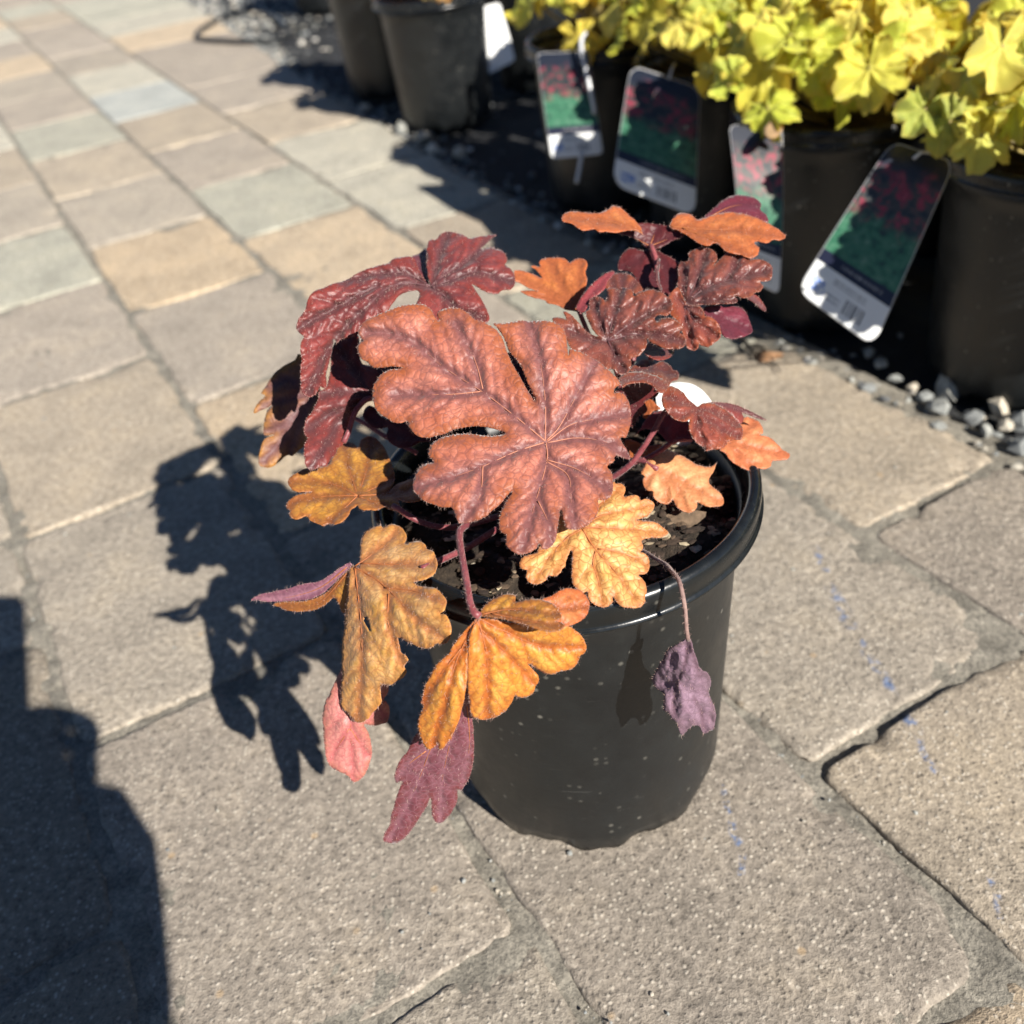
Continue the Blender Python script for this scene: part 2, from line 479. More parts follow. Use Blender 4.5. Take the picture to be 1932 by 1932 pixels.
# gravel
_ico = None
def ico():
    global _ico
    if _ico is None:
        t = (1 + 5 ** 0.5) / 2
        V = np.array([(-1, t, 0), (1, t, 0), (-1, -t, 0), (1, -t, 0), (0, -1, t), (0, 1, t), (0, -1, -t), (0, 1, -t), (t, 0, -1), (t, 0, 1), (-t, 0, -1), (-t, 0, 1)])
        V = V / np.linalg.norm(V[0])
        F = [(0, 11, 5), (0, 5, 1), (0, 1, 7), (0, 7, 10), (0, 10, 11), (1, 5, 9), (5, 11, 4), (11, 10, 2), (10, 7, 6), (7, 1, 8), (3, 9, 4), (3, 4, 2), (3, 2, 6), (3, 6, 8), (3, 8, 9), (4, 9, 5), (2, 4, 11), (6, 2, 10), (8, 6, 7), (9, 8, 1)]
        _ico = (V, np.array(F))
    return _ico
def rock(sz, flat=0.6):
    V, F = ico()
    q = RNG.normal(size=(3, 3)); Q, _ = np.linalg.qr(q)
    P = V * (0.75 + 0.5 * RNG.random((12, 1)))
    P = P @ Q * np.array([1.0, 0.6 + 0.4 * RNG.random(), flat * (0.6 + 0.6 * RNG.random())])
    a = RNG.random() * 6.28; R = np.array([[math.cos(a), -math.sin(a), 0], [math.sin(a), math.cos(a), 0], [0, 0, 1]])
    return P @ R.T * sz, F
def stonemat(name, stops, spec=0.3):
    k = N(name); p = k.pos(); f = k.noise(220, 4, 0.7, p); oi = k.attr('tone')
    c = k.ramp(oi, stops); c = k.mix(1.0, c, k.ramp(f, [(0.3, 0.65), (0.7, 1.3)]), 'MULTIPLY')
    k.l(c, k.b.inputs['Base Color']); k.b.inputs['Roughness'].default_value = 0.85
    k.l(k.bump(f, 0.5, 0.001), k.b.inputs['Normal']); return k.m
M_GRAVEL = stonemat('gravel_stone', [(0.0, (0.10, 0.105, 0.11)), (0.4, (0.22, 0.23, 0.225)), (0.7, (0.33, 0.33, 0.30)), (0.9, (0.45, 0.40, 0.32)), (1.0, (0.62, 0.60, 0.56))])
def scatter(name, items, mat, kind='stuff', parent=None):
    VV = []; FF = []; TT = []; n = 0
    for (P, F, tone) in items:
        VV.append(P); FF.append(F + n); n += len(P); TT += [tone] * len(P)
    me = mesh(name, np.concatenate(VV), np.concatenate(FF).tolist(), False)
    at_ = me.attributes.new('tone', 'FLOAT', 'POINT'); at_.data.foreach_set('value', np.array(TT, dtype=np.float32))
    o = link(name, me, parent, [mat]); tag(o, kind=kind) if kind else None
    return o
items = []
for i in range(1900):
    a = 0.15 + 5.2 * RNG.random() ** 0.9
    e = RNG.exponential(0.016) - 0.004
    sz = 0.0022 + 0.0045 * RNG.random() ** 2
    P, F = rock(sz); items.append((P + ab(a, edge_b(a) + e, 0.0 if e < 0 else -0.004), F, RNG.random()))
for i in range(5200):     # open gravel further along the bed
    a = 1.9 + 3.6 * RNG.random(); e = 0.02 + 0.55 * RNG.random() ** 1.4
    w = np.clip((a - 1.9) / 0.8, 0, 1)
    if RNG.random() > w: continue
    P, F = rock(0.003 + 0.006 * RNG.random() ** 2); items.append((P + ab(a, edge_b(a) + e, -0.006), F, RNG.random()))
for i in range(260):      # loose bits under the pots
    a = 0.1 + 1.8 * RNG.random(); e = 0.05 + 0.5 * RNG.random()
    P, F = rock(0.002 + 0.004 * RNG.random() ** 2); items.append((P + ab(a, edge_b(a) + e, -0.006), F, 0.6 * RNG.random()))
gr = scatter('gravel', items, M_GRAVEL); tag(gr, 'loose grey gravel along the edge of the paving', 'gravel', kind='stuff')
items = []
for i in range(1500):     # grit lying in the joints and on the pavers
    a = 0.15 + 0.75 * RNG.random(); b = -0.25 + 0.72 * RNG.random()
    if RNG.random() < 0.72:
        b = RB[random.choice([4, 5, 6, 7])] + RNG.normal() * 0.0028; z = -0.0035
    else: z = 0.0
    P, F = rock(0.0004 + 0.0011 * RNG.random() ** 3); items.append((P + ab(a, b, z), F, 0.35 + 0.6 * RNG.random()))
gt = scatter('grit', items, M_GRAVEL); tag(gt, 'fine sand grit in the paving joints', 'grit', kind='stuff')

# ------------------------------------------------------------------ nursery pots
def pot_meshes():
    # wall: outer from the foot up to under the lip, then the inner side back down
    outer = [(0.050, 0.0035), (0.0585, 0.0030), (0.0608, 0.0012), (0.0620, 0.0), (0.0626, 0.004), (0.0640, 0.009), (0.0646, 0.014),
             (0.0665, 0.05), (0.0690, 0.10), (0.0710, 0.140), (0.0716, 0.148), (0.0728, 0.150), (0.0732, 0.1585)]
    inner = [(0.0715, 0.1585), (0.0700, 0.150), (0.0672, 0.10), (0.0640, 0.04)]
    def zf(q, j, z):
        if j > 5: return 0
        s = 0.5 + 0.5 * math.sin(q * 9 + 0.6) + 0.35 * math.sin(q * 23 + 1)
        return 0.0045 * max(0, min(1, s)) * (1 - z / 0.012 if z < 0.012 else 0) * (1.0 if j in (2, 3, 4, 5) else 0.3)
    def rf(q, j, z):
        return -0.0012 * max(0, math.sin(q * 9 + 0.6)) if j in (3, 4, 5) else 0
    V, F = lathe(outer + inner, 144, rf, zf)
    wall = mesh('pot_wall', V, F)
    prof = [(0.0722, 0.1560), (0.0735, 0.1568), (0.0778, 0.1570), (0.0800, 0.1574), (0.0807, 0.1580), (0.0807, 0.1588), (0.0800, 0.1594), (0.0795, 0.1602), (0.0796, 0.1618), (0.0799, 0.1650),
            (0.0796, 0.1678), (0.0788, 0.1692), (0.0776, 0.1699), (0.0764, 0.1700), (0.0752, 0.1696), (0.0742, 0.1682), (0.0734, 0.1650), (0.0722, 0.1615), (0.0718, 0.1560), (0.0722, 0.1560)]
    V, F = lathe(prof, 144)
    rimm = mesh('rim', V, F)
    return wall, rimm
M_RIM = plastic('black_rim_plastic', 0.16, 0.34)
POTW, POTR = pot_meshes()
def soil_mesh(sd, h=0.150, R=0.0712, n=60):
    V = []; F = []
    for i in range(26):
        r = R * i / 25
        for k in range(n):
            q = 2 * math.pi * k / n; x = r * math.cos(q); y = r * math.sin(q)
            z = h + float(0.012 * fbm(x * 60 + sd, y * 60, sd, 4)) + 0.006 * (1 - (r / R) ** 2)
            V.append((x, y, z))
    for i in range(25):
        for k in range(n):
            k2 = (k + 1) % n
            F.append((i * n + k, (i + 1) * n + k, (i + 1) * n + k2, i * n + k2))
    return mesh('soil', V, F)
def make_pot(name, x, y, label, group=None, sd=1, rot=0.0, cat='plant pot', z0=0.0, tilt=(0, 0), soil=None):
    t = empty(name, (x, y, z0)); tag(t, label, cat, group)
    for nm, me in (('pot_wall', POTW), ('rim', POTR)):
        o = bpy.data.objects.new(nm, me)
        if not me.materials: me.materials.append(M_POT if nm == 'pot_wall' else M_RIM)
        col.objects.link(o); o.parent = t
    s = bpy.data.objects.new('soil', soil or SOIL0)
    if not s.data.materials: s.data.materials.append(M_SOIL)
    s['kind'] = 'stuff'
    col.objects.link(s); s.parent = t
    t.rotation_euler = (tilt[0], tilt[1], rot)
    return t
SOIL0 = soil_mesh(2)
PX, PY = 0.0224, 0.3292
mainpot = make_pot('nursery_pot', PX, PY, 'black plastic nursery pot standing alone on the pavers', soil=soil_mesh(5, 0.151))
# bark and perlite on the soil of the main pot
def chipmat():
    k = N('bark_chip'); p = k.pos(); f = k.noise(300, 4, 0.7, p)
    c = k.ramp(k.attr('tone'), [(0.0, (0.02, 0.012, 0.008)), (0.45, (0.07, 0.045, 0.028)), (0.75, (0.16, 0.11, 0.07)), (0.92, (0.36, 0.30, 0.2)), (1.0, (0.6, 0.54, 0.42))])
    c = k.mix(1.0, c, k.ramp(f, [(0.3, 0.55), (0.7, 1.35)]), 'MULTIPLY')
    k.l(c, k.b.inputs['Base Color']); k.b.inputs['Roughness'].default_value = 0.9
    k.l(k.bump(f, 0.6, 0.0008), k.b.inputs['Normal']); return k.m
M_CHIP = chipmat()
items = []
for i in range(1700):
    r = 0.0705 * math.sqrt(RNG.random()); q = RNG.random() * 6.283
    x = r * math.cos(q); y = r * math.sin(q)
    z = 0.151 + float(0.012 * fbm(x * 60 + 5, y * 60, 5, 4)) + 0.006 * (1 - (r / 0.0712) ** 2)
    P, F = rock(0.0006 + 0.0026 * RNG.random() ** 2.2, 0.35)
    P = P * np.array([1.5, 0.8, 0.8]) if RNG.random() < 0.5 else P
    items.append((P + np.array([PX + x, PY + y, z + 0.0006]), F, RNG.random() ** 1.3))
ch = scatter('soil_crumbs', items, M_CHIP, 'stuff', mainpot)
def slab(name, pts, thick, tone, D=None, parent=None):
    """a flat irregular flake, outline given as pixel + depth"""
    P = np.array([at(np.array(x), np.array(y), np.array(d)) for x, y, d in pts])
    n = len(P); c = P.mean(0)
    nn = np.cross(P[1] - P[0], P[n // 2] - P[0]); nn /= np.linalg.norm(nn)
    if nn @ (CPOS - c) < 0: nn = -nn
    V = np.concatenate([P, P - nn * thick, [c + nn * 0.0006], [c - nn * thick]])
    F = []
    for i in range(n):
        j = (i + 1) % n
        F += [(i, j, 2 * n), (n + j, n + i, 2 * n + 1), (j, i, n + i, n + j)]
    me = mesh(name, V, F, False)
    a = me.attributes.new('tone', 'FLOAT', 'POINT'); a.data.foreach_set('value', np.full(len(V), tone, dtype=np.float32))
    return link(name, me, parent, [M_CHIP])
def t8(x, y): return ((1780 + .31056 * x) * .63889, (1080 + .31056 * y) * .63889)
slab('bark_chip', [(*t8(x, y), .395) for x, y in ((560, 1440), (700, 1370), (860, 1370), (985, 1390), (965, 1500), (890, 1590), (780, 1600), (640, 1550), (520, 1510))], 0.003, 0.62, parent=mainpot)

# ------------------------------------------------------------------ leaves
CROPS = {'T1': (1030, 860, 900 / 1932), 'T2': (1500, 1380, 500 / 1932), 'T3': (720, 1500, 700 / 1932), 'T4': (1080, 1700, 800 / 1932),
         'T5': (1850, 1600, 400 / 1288), 'T6': (1480, 700, 600 / 1932), 'T7': (1780, 700, 600 / 1932), 'T8': (1780, 1080, 600 / 1932),
         'U1': (740, 650, 800 / 1932), 'U2': (740, 950, 500 / 1932), 'U3': (1100, 1400, 500 / 1932), 'C2': (1450, 550, 950 / 1932), 'C3': (700, 1250, 800 / 1932)}
def cv(crop, pts):
    ox, oy, s = CROPS[crop]; P = np.asarray(pts, float).copy()
    P[:, 0] = (ox + P[:, 0] * s) * 1932 / 3024; P[:, 1] = (oy + P[:, 1] * s) * 1932 / 3024
    return P
def tps(ctrl):
    C = np.asarray(ctrl, float); n = len(C); S = 300.0
    X = C[:, :2] / S
    if n < 3:
        return lambda x, y: np.full(np.shape(x), C[:, 2].mean())
    def U(r2): return np.where(r2 > 1e-12, 0.5 * r2 * np.log(r2 + 1e-12), 0)
    if n == 3:
        A = np.concatenate([np.ones((3, 1)), X], 1); k = np.linalg.solve(A, C[:, 2])
        return lambda x, y: k[0] + k[1] * x / S + k[2] * y / S
    K = U(((X[:, None] - X[None]) ** 2).sum(-1)) + 0.02 * np.eye(n)
    Pm = np.concatenate([np.ones((n, 1)), X], 1)
    Lm = np.block([[K, Pm], [Pm.T, np.zeros((3, 3))]])
    w = np.linalg.solve(Lm, np.concatenate([C[:, 2], [0, 0, 0]]))
    def f(x, y):
        q = np.stack([x, y], -1) / S
        r2 = ((q[:, None] - X[None]) ** 2).sum(-1)
        return U(r2) @ w[:n] + w[n] + q @ w[n + 1:]
    return f
def inside(P, Q):
    x, y = Q[:, 0], Q[:, 1]; r = np.zeros(len(Q), bool); n = len(P); j = n - 1
    for i in range(n):
        xi, yi = P[i]; xj, yj = P[j]
        c = ((yi > y) != (yj > y)) & (x < (xj - xi) * (y - yi) / (yj - yi + 1e-12) + xi)
        r ^= c; j = i
    return r
def segdist(Q, poly):
    d = np.full(len(Q), 1e9)
    for a, b in zip(poly[:-1], poly[1:]):
        ab_ = b - a; t = np.clip(((Q - a) @ ab_) / (ab_ @ ab_ + 1e-9), 0, 1)
        d = np.minimum(d, np.linalg.norm(Q - (a + t[:, None] * ab_), axis=1))
    return d

def hair_tris(P, Dn, L, w):
    """thin three-sided spikes: base points P, directions Dn"""
    V = []; F = []; n = 0
    for p, d, l in zip(P, Dn, L):
        d = d / (np.linalg.norm(d) + 1e-9)
        a = np.cross(d, [0.3, 0.5, 0.81]); a /= np.linalg.norm(a) + 1e-9; b = np.cross(d, a)
        mid = p + d * l * 0.55 + (a * RNG.normal() + b * RNG.normal()) * l * 0.08
        tip = p + d * l + (a * RNG.normal() + b * RNG.normal()) * l * 0.22
        V += [p + a * w, p - a * .5 * w + b * .87 * w, p - a * .5 * w - b * .87 * w, mid + a * w * .6, mid - a * .6 * w, tip]
        F += [(n, n + 1, n + 4, n + 3), (n + 1, n + 2, n + 4), (n + 2, n, n + 3, n + 4), (n + 3, n + 4, n + 5)]
        n += 6
    return V, F

def piece(crop, outline, ctrl, veins, hole=None, step=5.0, puck=1.0, curl=0.0, wave=0.0, seed=0, side=True, vw=8.0, jag=0.7, rough_amp=0.0, ew=11.0, vwide=0.0):
    O = cv(crop, outline); C = cv(crop, [c[:2] for c in ctrl]); f = tps(np.column_stack([C, [c[2] / 1000 for c in ctrl]]))
    B = spline(O, 3.6, True)
    B = B + jag * np.stack([vn(B[:, 0] / 3.1 + seed, B[:, 1] / 3.1, seed), vn(B[:, 0] / 3.1, B[:, 1] / 3.1 + seed, seed + 3)], -1) * 2
    B = B + 1.6 * jag * np.stack([vn(B[:, 0] / 8.5 + seed, B[:, 1] / 8.5, seed + 1), vn(B[:, 0] / 8.5, B[:, 1] / 8.5 + seed, seed + 4)], -1)
    lo = B.min(0); hi = B.max(0)
    gx, gy = np.meshgrid(np.arange(lo[0], hi[0], step), np.arange(lo[1], hi[1], step * 0.87))
    gx = gx + (np.arange(gx.shape[0]) % 2)[:, None] * step / 2
    Q = np.stack([gx.ravel(), gy.ravel()], -1) + RNG.normal(size=(gx.size, 2)) * step * 0.08
    Q = Q[inside(B, Q)]
    if len(Q):
        dd = np.sqrt(((Q[:, None] - B[None]) ** 2).sum(-1)).min(1) if len(Q) * len(B) < 4e7 else segdist(Q, B)
        Q = Q[dd > step * 0.55]
    allp = np.concatenate([B, Q]) if len(Q) else B
    nb = len(B)
    r = delaunay_2d_cdt([Vector((p[0], -p[1])) for p in allp], [], [list(range(nb))[::-1]], 1, 1e-4)
    X = np.array([(v.x, -v.y) for v in r[0]]); T = np.array(r[2])
    c = X[T].mean(1)
    keep = inside(B, c)
    if hole is not None: keep &= ~inside(cv(crop, hole), c)
    T = T[keep]
    # make sure triangles face the camera (y is flipped)
    e1 = X[T[:, 1]] - X[T[:, 0]]; e2 = X[T[:, 2]] - X[T[:, 0]]
    fl = (e1[:, 0] * e2[:, 1] - e1[:, 1] * e2[:, 0]) > 0
    T[fl] = T[fl][:, ::-1]
    VM = [spline(cv(crop, v), 8) for v in veins]
    VS = []
    if side:
        for v in VM:
            L = np.concatenate([[0], np.cumsum(np.linalg.norm(np.diff(v, axis=0), axis=1))])
            k = 0; pos = 22.0
            while pos < L[-1] - 8:
                i = min(len(v) - 2, int(np.searchsorted(L, pos)))
                d = v[min(i + 1, len(v) - 1)] - v[i - 1]; d /= np.linalg.norm(d) + 1e-9
                for s in (-1, 1):
                    an = math.radians(42 + 8 * RNG.normal()) * s
                    e = np.array([d[0] * math.cos(an) - d[1] * math.sin(an), d[0] * math.sin(an) + d[1] * math.cos(an)])
                    ln = 24 + 0.28 * min(pos, L[-1] - pos) + 8 * RNG.random()
                    p0 = v[i]; p1 = p0 + e * ln * 0.5; p2 = p1 + (e * 0.8 + d * 0.3) * ln * 0.55
                    VS.append(spline(np.array([p0, p1, p2]), 8))
                pos += 26 + 9 * RNG.random()
    dm = np.full(len(X), 60.0)
    for v in VM: dm = np.minimum(dm, segdist(X, v))
    ds = np.full(len(X), 60.0)
    for v in VS: ds = np.minimum(ds, segdist(X, v))
    de = np.sqrt(((X[:, None] - B[None, ::2]) ** 2).sum(-1)).min(1) if len(X) * len(B) < 6e7 else segdist(X, B)
    D = f(X[:, 0], X[:, 1])
    k = 0.001 * puck
    D = D + k * 1.25 * np.exp(-(dm / 7.5) ** 2) + k * 0.6 * np.exp(-(ds / 5.0) ** 2)
    D = D - k * 0.5 * fbm(X[:, 0] / 19 + seed, X[:, 1] / 19, seed, 2) * np.clip(de / 12, 0.2, 1)
    D = D + 0.001 * curl * np.exp(-de / 9.0)
    D = D + 0.001 * wave * fbm(X[:, 0] / 55 + seed * 3, X[:, 1] / 55, seed + 5, 2)
    if rough_amp:
        D = D + 0.001 * rough_amp * np.abs(fbm(X[:, 0] / 24 + seed, X[:, 1] / 34, seed + 1, 4))
    P3 = at(X[:, 0], X[:, 1], D)
    vein = np.clip(np.exp(-(dm / vw) ** 2) + 0.45 * np.exp(-(ds / (vw * 0.55)) ** 2), 0, 1)
    if vwide: vein = np.clip(0.75 * vein + vwide * np.exp(-(dm / (vw * 2.6)) ** 2), 0, 1)
    edge = np.exp(-de / ew)
    Bi = f(B[:, 0], B[:, 1])
    VT = []
    for v in VM:
        ii = ((v[:, None] - X[None]) ** 2).sum(-1).argmin(1); Dv = D[ii]
        Dv = np.convolve(np.pad(Dv, 2, 'edge'), np.ones(5) / 5, 'valid') - 0.00012
        VT.append(at(v[:, 0], v[:, 1], Dv)[:max(3, int(len(v) * 0.72))])
    return dict(VT=VT, P=P3, T=T, vein=vein, edge=edge, X=X, B=at(B[:, 0], B[:, 1], Bi + 0.001 * curl), dm=dm, cen=P3.mean(0))

M_HAIR = None
def hairmat():
    k = N('leaf_hair'); k.b.inputs['Base Color'].default_value = (0.62, 0.44, 0.38, 1); k.b.inputs['Roughness'].default_value = 0.35
    tr = k.n('ShaderNodeBsdfTranslucent'); tr.inputs[0].default_value = (0.65, 0.42, 0.35, 1)
    mx = k.n('ShaderNodeMixShader', i_0=0.35); k.l(k.b.outputs[0], mx.inputs[1]); k.l(tr.outputs[0], mx.inputs[2]); k.l(mx.outputs[0], k.out.inputs[0])
    return k.m
M_HAIR = hairmat()

def make_leaf(parent, pieces, mats, label=None, hair=1.0, surf=0.25, hl=1.0, petiole=None, pmat=None, thick=0.0003, rib=None):
    VV = []; TT = []; MI = []; ve = []; ed = []; n = 0
    HP = []; HD = []; HL = []
    for i, pc in enumerate(pieces):
        VV.append(pc['P']); TT.append(pc['T'] + n); MI += [i] * len(pc['T']); n += len(pc['P'])
        ve.append(pc['vein']); ed.append(pc['edge'])
        B = pc['B']; cen = pc['cen']
        m = len(B)
        Pn = pc['P'][pc['T']]; nrm = np.cross(Pn[:, 1] - Pn[:, 0], Pn[:, 2] - Pn[:, 0]).sum(0); nrm /= np.linalg.norm(nrm) + 1e-12
        tang = np.roll(B, -2, 0) - np.roll(B, 2, 0)
        out = np.cross(tang, nrm)
        out /= np.linalg.norm(out, axis=1)[:, None] + 1e-9
        # outward test by area sign
        if ((B - cen) * out).sum() < 0: out = -out
        for j in range(m):
            for r in range(2):
                if RNG.random() < 0.46 * hair:
                    HP.append(B[j] + (B[(j + 1) % m] - B[j]) * RNG.random() - out[j] * 0.0003)
                    HD.append(out[j] + 0.45 * RNG.normal(size=3) + nrm * 0.15); HL.append((0.0007 + 0.0009 * RNG.random()) * hl)
        ns = int(len(pc['T']) * surf)
        if ns:
            w = np.exp(-pc['dm'][pc['T'][:, 0]] / 10) + 0.25; w /= w.sum()
            for tix in RNG.choice(len(pc['T']), ns, p=w):
                t = pc['T'][tix]; q = RNG.dirichlet((1, 1, 1)); tri = pc['P'][t]
                nn = np.cross(tri[1] - tri[0], tri[2] - tri[0]); nn /= np.linalg.norm(nn) + 1e-12
                HP.append(q @ tri); HD.append(nn + 0.55 * RNG.normal(size=3)); HL.append((0.0005 + 0.0007 * RNG.random()) * hl)
    me = mesh('leaf', np.concatenate(VV), np.concatenate(TT).tolist(), True, MI)
    for nm, d in (('vein', ve), ('edge', ed)):
        a = me.attributes.new(nm, 'FLOAT', 'POINT'); a.data.foreach_set('value', np.concatenate(d).astype(np.float32))
    for m_ in mats: me.materials.append(m_)
    o = bpy.data.objects.new('leaf', me); col.objects.link(o); o.parent = parent
    o.matrix_parent_inverse = Matrix.Translation(parent.location).inverted()
    if label: o['label'] = label
    sm = o.modifiers.new('thickness', 'SOLIDIFY'); sm.thickness = thick; sm.offset = -1
    if rib is not None:
        RV = []; RF = []; n2 = 0
        for pc in pieces:
            for S in pc['VT']:
                V, F = tube(S, np.linspace(0.0003, 0.00004, len(S)), 6); RV += list(V); RF += [tuple(i + n2 for i in f) for f in F]; n2 += len(V)
        ro = bpy.data.objects.new('veins', mesh('veins', RV, RF)); ro.data.materials.append(rib); col.objects.link(ro); ro.parent = o
    if petiole is not None:
        crop, pts, rad = petiole
        xy = cv(crop, [q[:2] for q in pts]); P = np.array([at(np.array(x), np.array(y), np.array(q[2] / 1000)) for (x, y), q in zip(xy, pts)])
        S = spline(P, 0.0025); V, F = tube(S, np.linspace(rad, rad * 1.15, len(S)) / 1000, 8)
        po = bpy.data.objects.new('petiole', mesh('petiole', V, F)); po.data.materials.append(pmat or M_STEM); col.objects.link(po); po.parent = o
        for q in range(len(S) - 1):
            for r in range(7):
                d = RNG.normal(size=3); tt = S[q + 1] - S[q]; tt /= np.linalg.norm(tt) + 1e-9; d -= tt * (d @ tt); d /= np.linalg.norm(d) + 1e-9
                HP.append(S[q] + (S[q + 1] - S[q]) * RNG.random() + d * rad / 1000 * 0.9); HD.append(d + 0.2 * RNG.normal(size=3)); HL.append(0.0007 + 0.0010 * RNG.random())
    if HP:
        V, F = hair_tris(np.array(HP), np.array(HD), np.array(HL) * 1.15, 0.000062)
        ho = bpy.data.objects.new('hairs', mesh('hairs', V, F, False)); ho.data.materials.append(M_HAIR); col.objects.link(ho); ho.parent = o; ho['kind'] = 'stuff'
    return o

M_STEM = leafmat('leaf_stalk', (0.24, 0.055, 0.06), (0.16, 0.035, 0.045), (0.2, 0.05, 0.05), (0.2, 0.05, 0.05), 0.45, 0.08, 0.0)
M_STEMD = leafmat('dried_stalk', (0.28, 0.18, 0.15), (0.2, 0.12, 0.11), (0.2, 0.1, 0.1), (0.2, 0.1, 0.1), 0.7, 0.0, 0.0)
M_RIBT = plain('tan_vein', (0.40, 0.16, 0.10), 0.55); M_RIBB = plain('brown_vein', (0.36, 0.12, 0.04), 0.55); M_RIBD = plain('dusky_vein', (0.13, 0.06, 0.065), 0.55); M_RIBL = plain('pale_vein', (0.40, 0.20, 0.22), 0.55)
LM = {}
def lm(name, *a, **k): LM[name] = leafmat(name, *a, **k)
lm('salmon_leaf', (0.46, 0.155, 0.10), (0.36, 0.10, 0.06), (0.16, 0.06, 0.06), (0.27, 0.07, 0.018), 0.5, 0.12, 0.6, vein_amt=0.9, puck=0.4, blotch=0.5, sheen=0.25)
lm('wine_leaf', (0.21, 0.034, 0.028), (0.15, 0.022, 0.021), (0.075, 0.032, 0.036), (0.19, 0.030, 0.02), 0.46, 0.10, 0.4, gloss=0.45, sheen=0.15)
lm('maroon_leaf', (0.10, 0.012, 0.014), (0.075, 0.009, 0.012), (0.07, 0.015, 0.02), (0.10, 0.014, 0.014), 0.45, 0.15, 0.3)
lm('bronze_leaf', (0.60, 0.30, 0.045), (0.46, 0.19, 0.03), (0.22, 0.07, 0.025), (0.36, 0.12, 0.03), 0.5, 0.22, 0.6)
lm('shaded_bronze_leaf', (0.26, 0.11, 0.045), (0.20, 0.075, 0.05), (0.13, 0.06, 0.07), (0.42, 0.19, 0.03), 0.55, 0.15, 0.3)
lm('tawny_leaf', (0.66, 0.36, 0.14), (0.52, 0.27, 0.05), (0.36, 0.13, 0.05), (0.52, 0.22, 0.05), 0.5, 0.2, 0.55, blotch=0.5)
lm('gold_leaf', (0.68, 0.34, 0.055), (0.58, 0.23, 0.03), (0.38, 0.085, 0.018), (0.55, 0.18, 0.03), 0.48, 0.25, 0.5, blotch=0.4)
lm('peach_leaf', (0.74, 0.46, 0.17), (0.68, 0.37, 0.10), (0.40, 0.14, 0.04), (0.52, 0.19, 0.07), 0.5, 0.25, 0.9)
lm('apricot_leaf', (0.74, 0.40, 0.19), (0.68, 0.32, 0.13), (0.45, 0.15, 0.06), (0.56, 0.22, 0.09), 0.5, 0.25, 0.3)
lm('orange_leaf', (0.54, 0.185, 0.05), (0.46, 0.135, 0.038), (0.32, 0.09, 0.035), (0.50, 0.13, 0.04), 0.5, 0.25, 0.4, blotch=0.4)
lm('coral_leaf', (0.68, 0.28, 0.12), (0.58, 0.20, 0.075), (0.42, 0.12, 0.05), (0.58, 0.18, 0.07), 0.5, 0.25, 0.4, blotch=0.4)
lm('rust_leaf', (0.27, 0.056, 0.028), (0.21, 0.04, 0.024), (0.14, 0.035, 0.03), (0.28, 0.065, 0.02), 0.48, 0.14, 0.4, gloss=0.5)
lm('chestnut_leaf', (0.215, 0.06, 0.04), (0.17, 0.044, 0.032), (0.08, 0.028, 0.03), (0.22, 0.055, 0.022), 0.42, 0.12, 0.4, gloss=0.5, puck=0.3, sheen=0.12)
lm('plum_underside', (0.14, 0.034, 0.045), (0.115, 0.028, 0.042), (0.26, 0.12, 0.15), (0.15, 0.03, 0.03), 0.5, 0.12, 0.5, vein_amt=0.5)
lm('lilac_underside', (0.24, 0.11, 0.17), (0.22, 0.09, 0.13), (0.42, 0.2, 0.25), (0.2, 0.07, 0.1), 0.55, 0.15, 0.3, vein_amt=0.6)
lm('pink_underside', (0.52, 0.21, 0.18), (0.46, 0.17, 0.15), (0.42, 0.10, 0.11), (0.4, 0.15, 0.1), 0.5, 0.2, 0.6, vein_amt=0.6)
lm('rose_underside', (0.36, 0.06, 0.07), (0.30, 0.05, 0.055), (0.2, 0.04, 0.05), (0.3, 0.05, 0.05), 0.45, 0.2, 0.4)
lm('berry_underside', (0.16, 0.022, 0.04), (0.13, 0.018, 0.034), (0.09, 0.02, 0.03), (0.13, 0.02, 0.03), 0.4, 0.12, 0.4)
lm('withered_leaf', (0.22, 0.135, 0.185), (0.18, 0.105, 0.145), (0.10, 0.05, 0.07), (0.12, 0.07, 0.09), 0.75, 0.05, 0.5)

plant = empty('heuchera_plant', (PX, PY, 0.152))
tag(plant, 'heuchera plant with salmon, gold and wine red lobed leaves growing in the lone pot', 'plant')
def leaf(*pieces, mats, **k):
    return make_leaf(plant, [piece(seed=3 + 7 * i + len(plant.children), **p) for i, p in enumerate(pieces)], [LM[m] for m in mats], **k)

